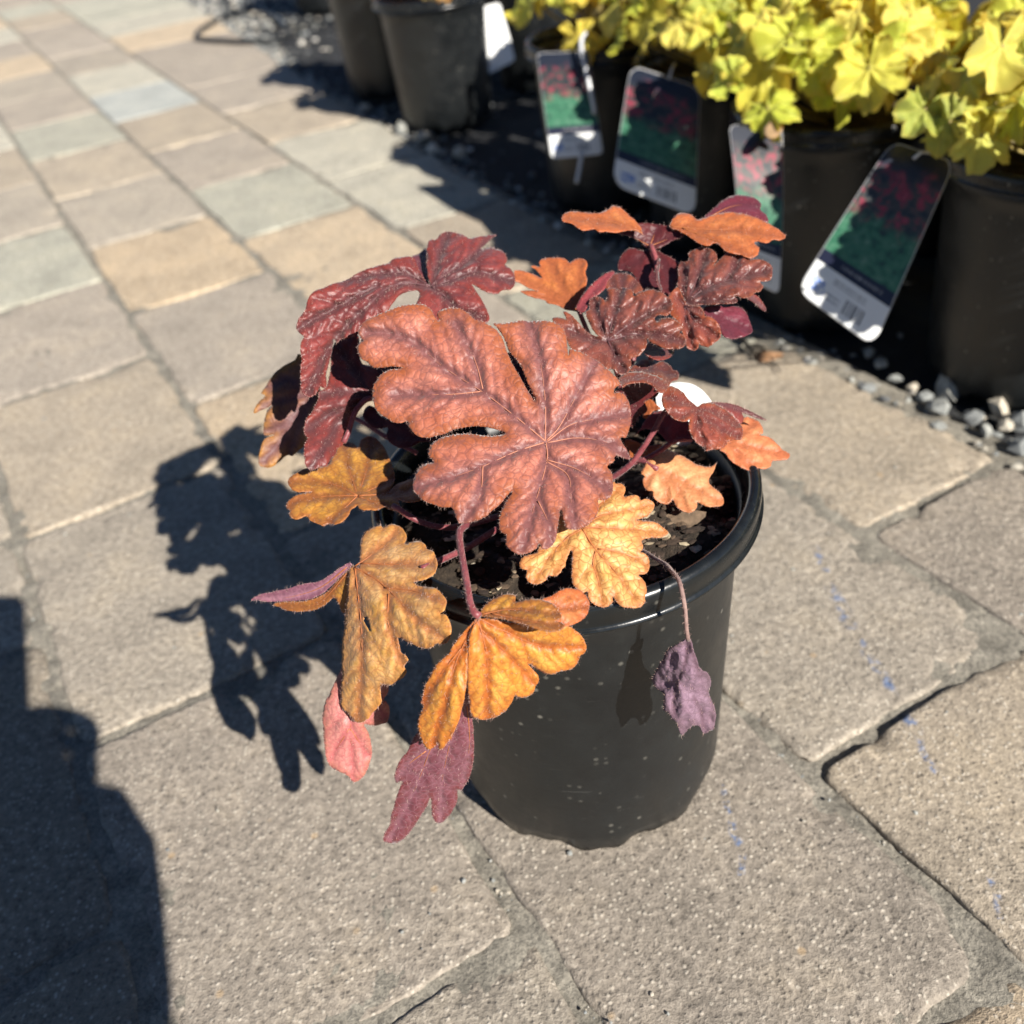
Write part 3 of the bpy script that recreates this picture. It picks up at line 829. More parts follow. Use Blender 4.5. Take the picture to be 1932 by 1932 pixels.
# A: the broad salmon leaf facing the camera
leaf(dict(crop='T1', step=4.2, puck=1.15, curl=1.6, wave=2.0, vw=7.5, ew=22.0, vwide=0.55,
  outline=[(60,270),(75,220),(110,180),(160,160),(230,130),(300,100),(370,85),(430,80),(490,90),(525,120),(548,165),(575,190),(560,140),(590,115),(640,105),(700,110),(760,140),(800,180),(850,190),(900,220),(948,258),(978,305),(995,365),(1014,410),(1056,495),(1104,575),(1144,645),(1176,690),(1160,640),(1128,565),(1098,490),(1065,435),(1032,405),(1006,362),(988,308),(964,262),(918,205),(970,205),(1030,195),(1090,185),(1150,190),(1210,185),(1270,188),(1330,210),(1365,245),(1380,300),(1385,350),(1395,405),(1402,368),(1450,375),(1520,410),(1580,440),(1640,490),(1690,540),(1720,582),(1712,602),(1690,612),(1682,642),(1720,640),(1755,665),(1780,720),(1790,790),(1785,850),(1770,900),(1755,930),(1722,930),(1740,970),(1765,1010),(1785,1065),(1740,1055),(1700,1040),(1685,1050),(1680,1080),(1640,1110),(1665,1140),(1675,1190),(1675,1250),(1660,1300),(1620,1325),(1582,1322),(1585,1370),(1575,1410),(1550,1450),(1520,1480),(1480,1500),(1440,1510),(1405,1510),(1375,1490),(1360,1440),(1340,1385),(1332,1440),(1325,1500),(1315,1560),(1290,1610),(1250,1635),(1220,1630),(1205,1600),(1190,1630),(1150,1655),(1090,1668),(1040,1650),(1000,1615),(990,1570),(995,1545),(960,1520),(950,1470),(955,1420),(980,1360),(1010,1310),(1032,1268),(1000,1300),(960,1350),(900,1400),(840,1445),(770,1465),(710,1472),(680,1440),(665,1395),(650,1370),(600,1370),(540,1355),(480,1330),(430,1290),(405,1240),(415,1180),(440,1125),(480,1095),(530,1080),(505,1040),(505,1000),(530,960),(580,930),(650,910),(720,902),(800,907),(870,916),(940,915),(992,900),(975,885),(930,875),(860,860),(790,855),(720,865),(670,875),(620,900),(560,915),(500,930),(440,920),(400,890),(370,850),(375,825),(330,835),(280,830),(230,800),(180,760),(155,700),(150,630),(165,580),(200,530),(250,500),(340,486),(280,478),(220,485),(170,485),(130,470),(125,455),(80,430),(55,390),(55,340),(80,310)],
  ctrl=[(1245,950,356),(100,260,371),(60,390,372),(430,80,376),(760,140,372),(1100,185,371),(1330,210,369),(1680,540,367),(1780,800,364),(1780,1060,352),(1640,1250,346),(1430,1500,336),(1100,1660,330),(700,1470,338),(420,1230,346),(380,850,360),(150,640,367),(850,640,362),(1240,600,360),(850,1110,347),(1200,1300,341)],
  veins=[[(1245,950),(1050,790),(850,640),(600,480),(420,325),(250,270),(110,260)],[(1245,950),(1245,700),(1215,450),(1180,300),(1140,200)],[(1255,945),(1340,850),(1480,590),(1560,450)],[(1255,955),(1400,850),(1560,810),(1760,770)],[(1260,960),(1450,930),(1640,960),(1765,1045)],[(1235,960),(1050,1020),(850,1110),(650,1180),(430,1240)],[(1250,960),(1255,1080),(1180,1350),(1100,1630)],[(1255,1080),(1390,1170),(1410,1340),(1430,1490)],[(1260,1070),(1450,1130),(1650,1250)],[(840,635),(700,650),(580,655),(280,655)],[(850,620),(800,440),(680,200)],[(1200,1330),(1270,1480),(1280,1600)],[(850,1110),(830,1300),(730,1450)]]),
  mats=['salmon_leaf'], label='broad salmon pink leaf with orange margin', rib=M_RIBT, hair=1.0, surf=0.030)

# B: wine red leaf, left lobes drooping
leaf(dict(crop='U1', step=3.6, puck=2.0, curl=1.2, wave=2.5,
  outline=[(1250,440),(1200,350),(1160,265),(1090,262),(1020,275),(970,310),(900,325),(820,350),(750,385),(700,420),(650,435),(580,455),(520,480),(470,500),(430,530),(405,580),(390,640),(350,690),(330,760),(345,800),(380,830),(360,870),(355,930),(365,1000),(355,1060),(355,1130),(360,1200),(385,1245),(420,1262),(460,1245),(490,1210),(500,1190),(535,1200),(545,1150),(540,1100),(560,1030),(570,970),(585,900),(595,850),(615,880),(640,850),(700,840),(770,815),(850,760),(950,680),(1010,600),(1055,545),(1110,512),(1180,497),(1206,525),(1195,570),(1182,600),(1200,660),(1300,750),(1500,790),(1690,725),(1692,660),(1650,570),(1600,490),(1580,455),(1610,470),(1650,500),(1700,520),(1760,525),(1790,500),(1820,495),(1860,490),(1885,450),(1880,400),(1860,350),(1812,316),(1828,295),(1825,260),(1800,220),(1750,205),(1700,190),(1645,204),(1690,160),(1750,105),(1680,110),(1600,120),(1560,130),(1510,100),(1450,85),(1400,82),(1350,100),(1325,137),(1280,140),(1262,170),(1255,230),(1255,300),(1262,380),(1275,455)],
  ctrl=[(1285,470,404),(1000,350,403),(700,430,400),(450,540,391),(340,760,384),(360,1100,380),(420,1250,379),(560,1000,388),(600,850,394),(850,600,391),(850,760,392),(1100,510,402),(1200,650,394),(1500,780,388),(1690,700,392),(1560,480,399),(1880,430,408),(1820,290,416),(1750,105,428),(1640,210,416),(1400,85,424),(1260,200,418),(1400,300,409)],
  veins=[[(1285,470),(1100,450),(950,500),(850,600),(700,740),(600,860),(500,1020),(410,1230)],[(1285,470),(1100,380),(900,390),(650,440)],[(900,470),(700,570),(500,680),(340,780)],[(1290,465),(1400,380),(1540,300),(1730,115)],[(1290,470),(1420,430),(1600,370),(1860,430)],[(1290,475),(1380,540),(1480,640),(1650,690)],[(1300,460),(1350,250),(1400,100)]]),
  dict(crop='U1', step=5, outline=[(1150,262),(1200,240),(1262,212),(1275,440),(1250,445),(1195,350)], ctrl=[(1255,440,408),(1150,262,420),(1262,212,432)], veins=[[(1250,440),(1215,240)]]),
  mats=['wine_leaf', 'berry_underside'], label='wine red leaf with drooping silver haired lobes', rib=M_RIBD, hair=1.3, surf=0.121, hl=1.15,
  petiole=('U1', [(1290,475,406),(1330,620,412),(1500,1000,420),(1800,1500,424),(1980,1750,420)], 1.1))

# C: dark folded leaf below it
leaf(dict(crop='U2', step=4.5, puck=1.1, curl=1.0, wave=3.0,
  outline=[(930,300),(1050,170),(1220,150),(1240,300),(1260,450),(1340,500),(1700,520),(1520,570),(1430,700),(1400,850),(1290,900),(1210,1000),(1160,1130),(1120,1260),(1065,1390),(990,1440),(975,1500),(920,1570),(870,1640),(800,1650),(740,1680),(680,1690),(640,1660),(615,1600),(610,1500),(615,1400),(650,1330),(615,1270),(615,1180),(650,1090),(700,1030),(730,950),(780,860),(780,800),(860,740),(900,600),(910,480)],
  ctrl=[(1390,860,402),(1100,300,408),(1500,540,410),(950,600,402),(780,830,396),(1000,980,390),(700,1050,391),(615,1270,388),(850,1150,400),(1100,1200,402),(1060,1380,396),(640,1640,381),(900,1580,386),(780,1450,382)],
  veins=[[(1390,870),(1200,960),(1000,1150),(900,1330),(680,1680)],[(1390,860),(1100,800),(800,840)],[(1200,960),(900,1050),(640,1250)],[(1380,840),(1200,600),(1000,250)]]),
  mats=['wine_leaf'], label='folded dark wine red leaf shaded by the broad salmon leaf', rib=M_RIBD, hair=1.2, surf=0.110,
  petiole=('U2', [(1060,1380,397),(1120,1250,398),(1170,1080,398),(1250,950,399),(1400,870,402),(1900,900,415)], 1.1))

# D: far left bronze leaf, shade put into a darker, duller colour
leaf(dict(crop='U2', step=5, puck=0.9, curl=0.5, wave=3,
  outline=[(560,370),(500,440),(400,490),(300,560),(220,660),(170,740),(120,810),(165,842),(110,900),(60,960),(35,1042),(80,1030),(150,1000),(250,950),(200,1000),(165,1080),(150,1180),(150,1280),(185,1298),(270,1288),(230,1310),(150,1350),(115,1450),(95,1560),(100,1640),(160,1662),(230,1662),(300,1620),(370,1560),(430,1520),(470,1532),(540,1480),(620,1410),(720,1300),(780,1000),(800,800),(720,600)],
  ctrl=[(700,900,424),(560,370,432),(120,810,424),(35,1042,420),(300,1000,420),(100,1600,420),(400,1540,426),(650,1300,424)],
  veins=[[(700,850),(450,850),(120,1000)],[(700,850),(450,650),(180,740)],[(700,860),(420,1150),(160,1250)],[(700,860),(400,1300),(130,1600)],[(700,870),(520,1200),(450,1500)]]),
  mats=['shaded_bronze_leaf'], label='dull umber leaf in shade at the back of the plant', hair=0.6, surf=0,
  petiole=('U2', [(700,860,426),(900,1000,430),(1190,1100,424),(1540,1310,415),(1900,1500,412)], 0.9))

# E: bronze leaf at the left rim
leaf(dict(crop='C3', step=4.2, puck=1.0, curl=0.8, wave=2.2,
  outline=[(360,420),(380,385),(440,345),(490,320),(560,310),(640,300),(690,230),(720,160),(770,130),(830,145),(862,172),(880,120),(920,95),(970,95),(1010,125),(1060,190),(1090,260),(1115,330),(1125,390),(1110,440),(1082,488),(1130,440),(1200,410),(1260,400),(1320,470),(1310,545),(1240,560),(1180,555),(1150,540),(1160,590),(1140,615),(1080,610),(1045,595),(1010,615),(940,615),(872,610),(858,580),(835,600),(810,620),(790,660),(750,700),(700,720),(660,715),(620,730),(570,715),(520,690),(495,660),(450,680),(400,680),(370,650),(375,620),(350,590),(370,550),(430,510),(530,488),(440,490),(390,470)],
  ctrl=[(860,515,382),(360,420,390),(350,590,383),(560,310,397),(780,130,412),(960,95,414),(1110,380,396),(1300,480,378),(1100,610,372),(950,615,373),(660,720,374),(600,500,386),(430,500,388)],
  veins=[[(860,515),(650,520),(450,545),(355,590)],[(860,515),(700,440),(500,410),(370,420)],[(860,515),(800,330),(760,140)],[(865,510),(930,300),(960,110)],[(870,510),(1000,450),(1115,390)],[(870,515),(1050,505),(1290,475)],[(865,520),(1000,570),(1080,605)],[(855,520),(750,620),(640,720)]]),
  mats=['bronze_leaf'], label='bronze gold leaf over the left side of the rim', rib=M_RIBB, hair=1.1, surf=0.066,
  petiole=('U3', [(230,360,372),(300,395,371),(400,470,371),(560,550,372),(740,600,374),(900,610,377),(1000,590,380),(1150,560,384),(1450,480,392)], 1.15))

# F: tawny leaf hanging over the front left, with its folded purple lobes
leaf(dict(crop='T3', step=4.2, puck=1.1, curl=0.9, wave=2.0,
  hole=[(972,885),(1000,890),(1030,960),(1028,1005),(1000,985),(978,930)],
  outline=[(950,320),(960,250),(985,200),(1030,165),(1085,145),(1115,130),(1130,157),(1180,135),(1240,135),(1290,165),(1325,215),(1325,260),(1310,287),(1370,270),(1430,270),(1480,300),(1490,332),(1540,350),(1565,400),(1575,460),(1560,520),(1510,565),(1450,590),(1385,606),(1440,640),(1510,645),(1570,660),(1610,700),(1645,740),(1650,790),(1630,840),(1598,862),(1640,870),(1675,910),(1690,970),(1685,1040),(1660,1090),(1610,1112),(1570,1105),(1530,1140),(1470,1145),(1400,1125),(1330,1090),(1280,1065),(1253,1060),(1265,1110),(1280,1180),(1310,1200),(1335,1240),(1308,1292),(1325,1330),(1300,1380),(1250,1410),(1190,1445),(1130,1440),(1108,1462),(1115,1530),(1120,1580),(1100,1620),(1050,1670),(1010,1720),(960,1750),(900,1740),(860,1690),(810,1640),(790,1590),(790,1480),(800,1380),(800,1290),(798,1180),(802,1080),(820,980),(822,880),(840,750),(850,600),(855,520),(870,472),(910,470),(937,490),(945,400)],
  ctrl=[(900,480,361),(1085,145,378),(1300,220,372),(1570,430,352),(1640,770,334),(1680,980,330),(1470,1140,333),(1250,850,342),(1100,600,352),(1260,1080,342),(1320,1250,345),(1120,1540,356),(950,1740,362),(800,1500,366),(800,1100,364),(850,700,363),(930,700,355),(970,1000,352),(900,1300,356),(1020,1350,351),(1440,600,345)],
  veins=[[(905,480),(1100,600),(1250,740),(1400,900),(1620,1060)],[(905,475),(1040,380),(1250,200)],[(960,450),(1250,460),(1540,450)],[(905,490),(930,700),(960,1000),(960,1350),(930,1720)],[(1150,650),(1400,680),(1630,770)],[(1180,700),(1180,950),(1290,1260)]]),
  dict(crop='T3', step=4, puck=0.6, outline=[(880,460),(845,453),(780,490),(700,550),(600,600),(480,620),(380,650),(260,680),(150,700),(100,720),(58,750),(120,757),(200,766),(300,762),(400,757),(520,747),(620,712),(700,645),(770,575),(850,500)],
       ctrl=[(865,465,361),(480,690,371),(58,750,380)], veins=[[(850,475),(620,650),(350,730),(90,745)]], vw=4, side=False),
  dict(crop='T3', step=4.5, puck=0.6, outline=[(235,792),(300,768),(500,758),(640,710),(720,640),(850,505),(860,600),(845,820),(805,855),(770,780),(732,732),(690,765),(620,812),(540,837),(430,846),(340,832),(285,805)],
       ctrl=[(855,520,364),(730,720,370),(235,792,380),(830,840,367),(540,830,374)], veins=[[(850,520),(600,780),(300,800)]], side=False),
  dict(crop='T3', step=4.5, puck=0.9, curl=0.6, wave=1.5, outline=[(900,1200),(830,1250),(740,1420),(700,1510),(660,1590),(640,1690),(644,1766),(659,1959),(691,2087),(777,2151),(852,2184),(895,2237),(970,2194),(1024,2087),(1045,1959),(1013,1830),(985,1765),(1060,1775),(1120,1760),(1170,1740),(1190,1650),(1170,1590),(1140,1562),(1175,1500),(1180,1440),(1130,1400),(1000,1300)],
       ctrl=[(850,1250,370),(650,1650,372),(680,2050,374),(895,2237,376),(1030,2000,375),(1180,1650,372),(1100,1420,364),(850,1800,368)], veins=[[(900,1300),(870,1700),(880,2000),(890,2220)],[(860,1800),(700,2050)],[(870,1800),(1010,2020)],[(960,1450),(1080,1600),(1150,1700)]], vw=5),
  mats=['tawny_leaf', 'lilac_underside', 'bronze_leaf', 'pink_underside'], label='tawny leaf hanging over the rim with a folded purple lobe', rib=M_RIBB, hair=1.1, surf=0.066,
  petiole=('U3', [(560,1080,352),(720,1010,358),(850,950,364),(1000,880,370),(1150,800,376),(1400,640,386),(1600,520,394)], 1.2))

# G: gold leaf hanging over the front of the pot
leaf(dict(crop='T4', step=4.2, puck=1.1, curl=0.9, wave=2.0,
  outline=[(745,420),(790,330),(850,305),(1000,330),(1200,360),(1420,362),(1480,380),(1540,430),(1570,490),(1565,550),(1530,572),(1520,600),(1490,650),(1440,675),(1380,685),(1340,705),(1280,700),(1230,672),(1160,628),(1190,670),(1230,710),(1230,760),(1210,790),(1190,840),(1130,870),(1060,865),(1048,892),(1010,950),(950,1000),(870,1025),(790,1025),(755,1000),(740,920),(727,800),(726,650),(735,500)],
  ctrl=[(800,300,318),(1560,500,326),(1380,680,330),(1200,800,333),(950,1000,337),(770,1010,336),(730,650,322),(1150,620,328),(1300,400,321),(950,600,322)],
  veins=[[(800,300),(860,550),(870,800),(860,1010)],[(800,300),(1000,400),(1250,500),(1540,510)],[(820,380),(1000,550),(1190,760)]]),
  dict(crop='T4', step=4, puck=0.9, curl=0.4, outline=[(815,280),(830,230),(880,180),(950,140),(1020,130),(1068,140),(1070,187),(1130,170),(1200,165),(1290,180),(1350,215),(1390,270),(1395,300),(1355,322),(1415,345),(1400,380),(1340,395),(1260,390),(1180,365),(1100,340),(1000,310),(900,295)],
       ctrl=[(815,280,317),(1020,130,322),(1390,270,312),(1410,350,308),(1100,335,310),(1250,250,312)], veins=[[(830,275),(1050,240),(1380,280)],[(900,270),(1150,320),(1400,360)]], vw=5),
  dict(crop='T4', step=4, puck=0.9, curl=0.5, outline=[(1250,180),(1330,140),(1410,95),(1470,90),(1520,100),(1570,140),(1595,190),(1590,250),(1560,300),(1500,340),(1430,360),(1370,345),(1300,260)],
       ctrl=[(1250,180,323),(1470,90,331),(1595,200,329),(1430,358,323)], veins=[[(1250,220),(1400,230),(1580,210)]]),
  dict(crop='T4', step=4, puck=1.0, curl=0.6, wave=1.2, outline=[(800,285),(760,340),(700,400),(640,470),(590,560),(540,600),(490,650),(450,730),(415,800),(405,870),(390,902),(410,927),(390,980),(370,1040),(375,1110),(400,1180),(440,1240),(490,1220),(515,1192),(520,1240),(560,1225),(610,1150),(650,1070),(680,980),(700,880),(718,780),(722,650),(726,550),(740,420),(790,320)],
       ctrl=[(800,290,318),(600,560,322),(400,900,328),(440,1240,332),(620,1140,326),(720,700,320),(560,800,319)], veins=[[(790,310),(650,600),(580,850),(480,1200)],[(680,520),(500,750),(420,900)]]),
  dict(crop='T4', step=4.2, puck=0.8, curl=0.6, outline=[(700,780),(742,880),(760,1000),(770,1150),(770,1300),(750,1410),(710,1490),(680,1537),(657,1530),(655,1600),(630,1660),(580,1730),(530,1770),(490,1750),(470,1700),(466,1600),(460,1588),(430,1660),(390,1720),(350,1780),(300,1850),(240,1900),(180,1910),(125,1890),(140,1830),(172,1780),(180,1720),(200,1650),(225,1560),(257,1468),(220,1477),(203,1440),(220,1370),(250,1310),(300,1250),(330,1180),(370,1120),(500,950),(620,850)],
       ctrl=[(700,780,334),(770,1200,350),(680,1530,366),(530,1770,374),(180,1900,376),(210,1440,356),(350,1130,344),(450,1500,360)], veins=[[(720,800),(600,1200),(540,1500),(530,1760)],[(700,800),(480,1200),(360,1500),(170,1880)],[(720,900),(740,1200),(690,1500)],[(430,1250),(300,1350),(220,1450)]], vw=4.5),
  mats=['gold_leaf', 'bronze_leaf', 'orange_leaf', 'gold_leaf', 'plum_underside'], label='golden leaf draped over the front rim with a plum underside', rib=M_RIBB, hair=1.2, surf=0.077,
  petiole=('U3', [(1220,1620,317),(1170,1590,318),(1115,1480,321),(1080,1280,328),(1050,1100,335),(1010,880,344),(990,700,352),(1030,610,358),(1250,480,372),(1450,330,384),(1580,230,392)], 1.25))

# H: peach gold leaf at the front right
leaf(dict(crop='T2', step=4.2, puck=1.0, curl=0.8, wave=1.6, vw=5,
  outline=[(1190,170),(1230,187),(1280,180),(1330,215),(1340,270),(1318,332),(1380,325),(1450,315),(1500,335),(1510,377),(1560,360),(1630,380),(1670,430),(1645,500),(1590,560),(1510,590),(1460,606),(1550,605),(1640,615),(1710,640),(1770,685),(1830,740),(1780,785),(1700,800),(1620,805),(1527,836),(1545,890),(1530,940),(1507,966),(1560,980),(1600,1030),(1615,1100),(1600,1180),(1560,1215),(1488,1224),(1540,1270),(1575,1340),(1580,1430),(1560,1500),(1572,1530),(1520,1590),(1450,1605),(1390,1605),(1310,1590),(1250,1550),(1215,1500),(1200,1470),(1195,1530),(1150,1580),(1080,1600),(1010,1575),(950,1540),(915,1480),(898,1415),(840,1440),(790,1390),(740,1330),(725,1230),(730,1120),(735,1020),(720,945),(690,1000),(665,1060),(655,1130),(618,1162),(600,1200),(540,1247),(468,1235),(440,1280),(380,1320),(300,1335),(240,1310),(205,1250),(217,1180),(160,1160),(130,1110),(150,1040),(190,1010),(300,980),(360,900),(400,700),(600,500),(1000,350)],
  ctrl=[(850,700,350),(1290,220,358),(1640,430,358),(1820,740,354),(1600,1100,348),(1480,1590,338),(1080,1590,338),(740,1300,342),(300,1320,343),(150,1080,346),(1100,1000,345),(500,700,352)],
  veins=[[(850,700),(1000,940),(1250,1220),(1500,1580)],[(860,690),(1100,690),(1400,710),(1800,740)],[(860,690),(1050,560),(1400,480),(1640,430)],[(860,680),(1050,430),(1290,230)],[(840,710),(680,800),(480,1020),(300,1310)],[(1000,960),(970,1100),(1030,1300),(1080,1580)],[(1030,930),(1300,980),(1590,1110)]]),
  mats=['peach_leaf'], label='peach gold leaf with thin brown veins inside the front rim', rib=M_RIBB, hair=1.1, surf=0.033,
  petiole=('T2', [(850,700,352),(800,560,358),(700,350,372),(600,150,388)], 1.0))

# I: apricot leaf on the soil, right
leaf(dict(crop='T8', step=4, puck=0.8, curl=0.6, wave=1.4,
  outline=[(365,1030),(372,990),(395,965),(430,890),(560,812),(660,812),(800,880),(900,940),(1030,960),(1075,925),(1060,990),(1010,1090),(1040,1150),(1100,1190),(1140,1240),(1155,1290),(1140,1325),(1080,1340),(1000,1340),(940,1320),(898,1298),(890,1350),(840,1395),(770,1385),(700,1340),(663,1265),(650,1290),(600,1315),(530,1295),(480,1240),(474,1190),(430,1190),(390,1140),(380,1080),(402,1060)],
  ctrl=[(520,980,393),(400,1100,392),(600,1300,388),(850,1390,385),(1150,1300,388),(1060,950,398),(700,830,403),(750,1100,391)],
  veins=[[(520,980),(600,1150),(590,1300)],[(520,980),(700,1150),(800,1370)],[(520,980),(800,1130),(1130,1300)],[(520,980),(430,1080),(400,1130)]]),
  mats=['apricot_leaf'], label='pale apricot leaf lying low inside the right of the pot', hair=0.9, surf=0.028,
  petiole=('T8', [(520,980,394),(450,950,396),(370,905,399),(250,900,402)], 1.0))

# J: apricot leaf over the right rim
leaf(dict(crop='T8', step=4, puck=1.0, curl=0.7, wave=1.4,
  outline=[(1110,790),(1180,740),(1150,700),(1250,650),(1300,560),(1335,490),(1400,490),(1480,530),(1520,590),(1525,640),(1488,655),(1560,670),(1630,710),(1670,760),(1710,800),(1780,845),(1760,885),(1690,895),(1608,906),(1600,950),(1540,980),(1470,975),(1440,995),(1370,985),(1290,950),(1210,890),(1160,830)],
  ctrl=[(1200,720,398),(1400,490,408),(1520,620,404),(1780,850,400),(1440,990,393),(1160,830,396)],
  veins=[[(1200,720),(1400,770),(1770,850)],[(1200,720),(1370,600),(1450,520)],[(1200,730),(1320,880),(1430,980)]]),
  mats=['coral_leaf'], label='light orange leaf poking out over the right rim', hair=0.9, surf=0.028)

# K: rust leaf on a long stalk, right
leaf(dict(crop='T8', step=3.6, puck=1.7, curl=1.4, wave=2.0,
  outline=[(620,195),(680,200),(750,240),(810,310),(870,365),(905,385),(940,360),(1010,350),(1080,370),(1160,410),(1230,470),(1290,540),(1330,590),(1335,650),(1310,700),(1250,700),(1187,722),(1165,760),(1100,795),(1030,800),(985,810),(960,780),(900,740),(850,680),(825,620),(820,560),(830,513),(780,530),(720,520),(660,490),(610,440),(580,390),(560,330),(570,260)],
  ctrl=[(890,400,381),(640,210,386),(570,330,378),(700,510,370),(830,530,372),(980,800,366),(1180,730,369),(1320,650,373),(1200,440,385),(1000,550,368),(720,330,374)],
  veins=[[(890,400),(750,330),(600,290)],[(890,400),(900,560),(960,780)],[(890,400),(1080,560),(1290,660)],[(890,400),(740,470),(650,460)],[(890,400),(1100,440),(1280,560)]]),
  dict(crop='T8', step=4, puck=0.5, outline=[(940,362),(1010,348),(1100,343),(1200,355),(1300,385),(1400,430),(1500,480),(1560,517),(1480,500),(1400,470),(1330,450),(1340,500),(1325,547),(1290,540),(1230,475),(1160,415),(1080,375)],
       ctrl=[(940,362,383),(1200,360,392),(1560,517,397),(1325,545,392)], veins=[[(940,362),(1200,380),(1550,515)]], side=False),
  mats=['rust_leaf', 'wine_leaf'], label='rust red leaf arching on its own stalk at the right', hair=1.4, surf=0.165, hl=1.2,
  petiole=('T8', [(880,410,384),(760,400,388),(610,420,388),(450,680,392),(270,930,396),(110,1050,400),(0,1120,404)], 1.1))

# L: dark red leaves seen from below between the stalks
leaf(dict(crop='T8', step=5, puck=0.6, wave=1.5, outline=[(305,655),(360,600),(400,520),(470,450),(560,425),(660,470),(800,520),(850,600),(860,695),(760,700),(690,712),(640,735),(590,700),(540,640),(440,600),(370,610)],
     ctrl=[(560,440,402),(305,655,402),(860,690,390),(620,700,394)], veins=[[(640,730),(560,560),(500,440)],[(640,730),(760,640),(850,650)]]),
  mats=['rose_underside'], label='dark rose leaf seen from underneath', hair=0.7, surf=0,
  petiole=('T8', [(850,700,391),(720,705,393),(650,730,394),(560,800,396),(420,880,399),(300,920,401),(120,1060,404)], 1.0))
leaf(dict(crop='T8', step=4.5, puck=0.6, outline=[(352,338),(420,330),(440,308),(500,360),(548,405),(480,430),(430,492),(395,502),(374,470),(412,400)], ctrl=[(352,338,414),(548,405,408),(400,500,410)], veins=[[(540,400),(400,420)]], side=False), mats=['orange_leaf'], hair=0.5, surf=0)
leaf(dict(crop='T8', step=4.5, puck=0.6, outline=[(215,700),(300,715),(420,760),(560,745),(480,835),(350,885),(250,875),(200,800)], ctrl=[(215,700,408),(560,745,404),(300,880,402)], veins=[[(540,760),(260,790)]], side=False), mats=['orange_leaf'], hair=0.4, surf=0)

# M: chestnut leaf in the middle
leaf(dict(crop='T6', step=3.4, puck=2.2, curl=1.0, wave=3.0,
  outline=[(490,775),(540,760),(620,780),(590,703),(660,735),(740,820),(830,915),(925,948),(870,880),(820,780),(800,710),(842,680),(835,620),(865,575),(910,565),(965,580),(992,607),(1010,550),(1000,500),(1060,480),(1110,490),(1170,478),(1235,500),(1262,562),(1300,530),(1360,508),(1430,500),(1510,518),(1570,555),(1615,610),(1632,670),(1605,725),(1560,750),(1500,742),(1460,772),(1480,800),(1530,772),(1600,768),(1670,795),(1725,835),(1730,875),(1698,900),(1748,945),(1757,1000),(1720,1050),(1640,1067),(1560,1055),(1490,1030),(1410,995),(1383,960),(1385,1020),(1350,1085),(1295,1135),(1238,1155),(1238,1210),(1215,1275),(1165,1305),(1110,1295),(1060,1255),(900,1250),(700,1100),(600,950),(520,850)],
  ctrl=[(1010,985,388),(820,700,394),(1000,520,398),(1200,500,396),(1450,510,392),(1620,660,386),(1460,772,385),(1740,980,380),(1400,1000,382),(1160,1300,374),(620,780,392),(600,950,386),(900,1250,376),(1150,800,386),(1040,800,391),(950,780,388)],
  veins=[[(1010,985),(1150,880),(1290,790),(1590,620)],[(1010,985),(1060,780),(1130,500)],[(1005,980),(930,800),(870,600)],[(1015,985),(1250,930),(1500,930),(1730,1000)],[(1015,990),(1080,1120),(1165,1290)],[(1005,990),(850,970),(640,880)]]),
  mats=['chestnut_leaf'], label='glossy chestnut leaf in the middle of the plant', rib=M_RIBD, hair=1.3, surf=0.121,
  petiole=('T6', [(1010,990,390),(1060,1150,398),(1150,1500,408),(1150,1900,412)], 1.1))
# N: rose leaf folded behind it
leaf(dict(crop='T6', step=4, puck=0.8, outline=[(1070,318),(1000,340),(930,390),(870,440),(800,520),(740,600),(713,685),(780,717),(830,650),(900,560),(985,490),(1010,420),(1075,340)], ctrl=[(1070,320,408),(720,690,400),(780,715,398),(900,500,402)], veins=[[(750,690),(880,520),(1050,340)]], side=False),
  dict(crop='T6', step=4, puck=1.3, wave=2, outline=[(1000,485),(985,430),(1030,378),(1090,345),(1160,340),(1230,360),(1290,410),(1345,495),(1330,530),(1290,545),(1230,520),(1100,510)], ctrl=[(1000,480,404),(1160,340,410),(1340,500,404),(1150,500,402)], veins=[[(1150,510),(1150,350)],[(1200,510),(1280,420)],[(1080,500),(1050,380)]]),
  mats=['rose_underside', 'chestnut_leaf'], label='rose leaf folded behind the chestnut one', hair=1.0, surf=0.055)
# O: orange leaf
leaf(dict(crop='T6', step=4, puck=0.9, curl=0.5, wave=1.6, outline=[(125,320),(200,320),(300,350),(385,385),(330,310),(288,280),(300,265),(370,280),(360,240),(390,210),(470,195),(560,195),(610,205),(650,242),(690,215),(760,200),(805,225),(820,270),(800,320),(810,370),(815,440),(800,500),(750,600),(722,680),(770,718),(700,700),(600,680),(520,640),(440,625),(420,600),(350,580),(250,550),(188,515),(260,505),(345,515),(260,480),(190,440),(135,420),(128,370)],
     ctrl=[(720,700,412),(125,330,420),(190,515,416),(400,215,432),(790,210,428),(810,450,418)], veins=[[(740,690),(600,480),(450,220)],[(740,690),(450,520),(150,360)],[(740,690),(740,450),(760,220)],[(730,695),(500,600),(220,520)]]),
  mats=['orange_leaf'], label='bright orange leaf at the back between the wine and chestnut leaves', hair=0.6, surf=0,
  petiole=('T6', [(740,700,413),(800,850,416),(950,1200,418),(1100,1700,416)], 1.0))
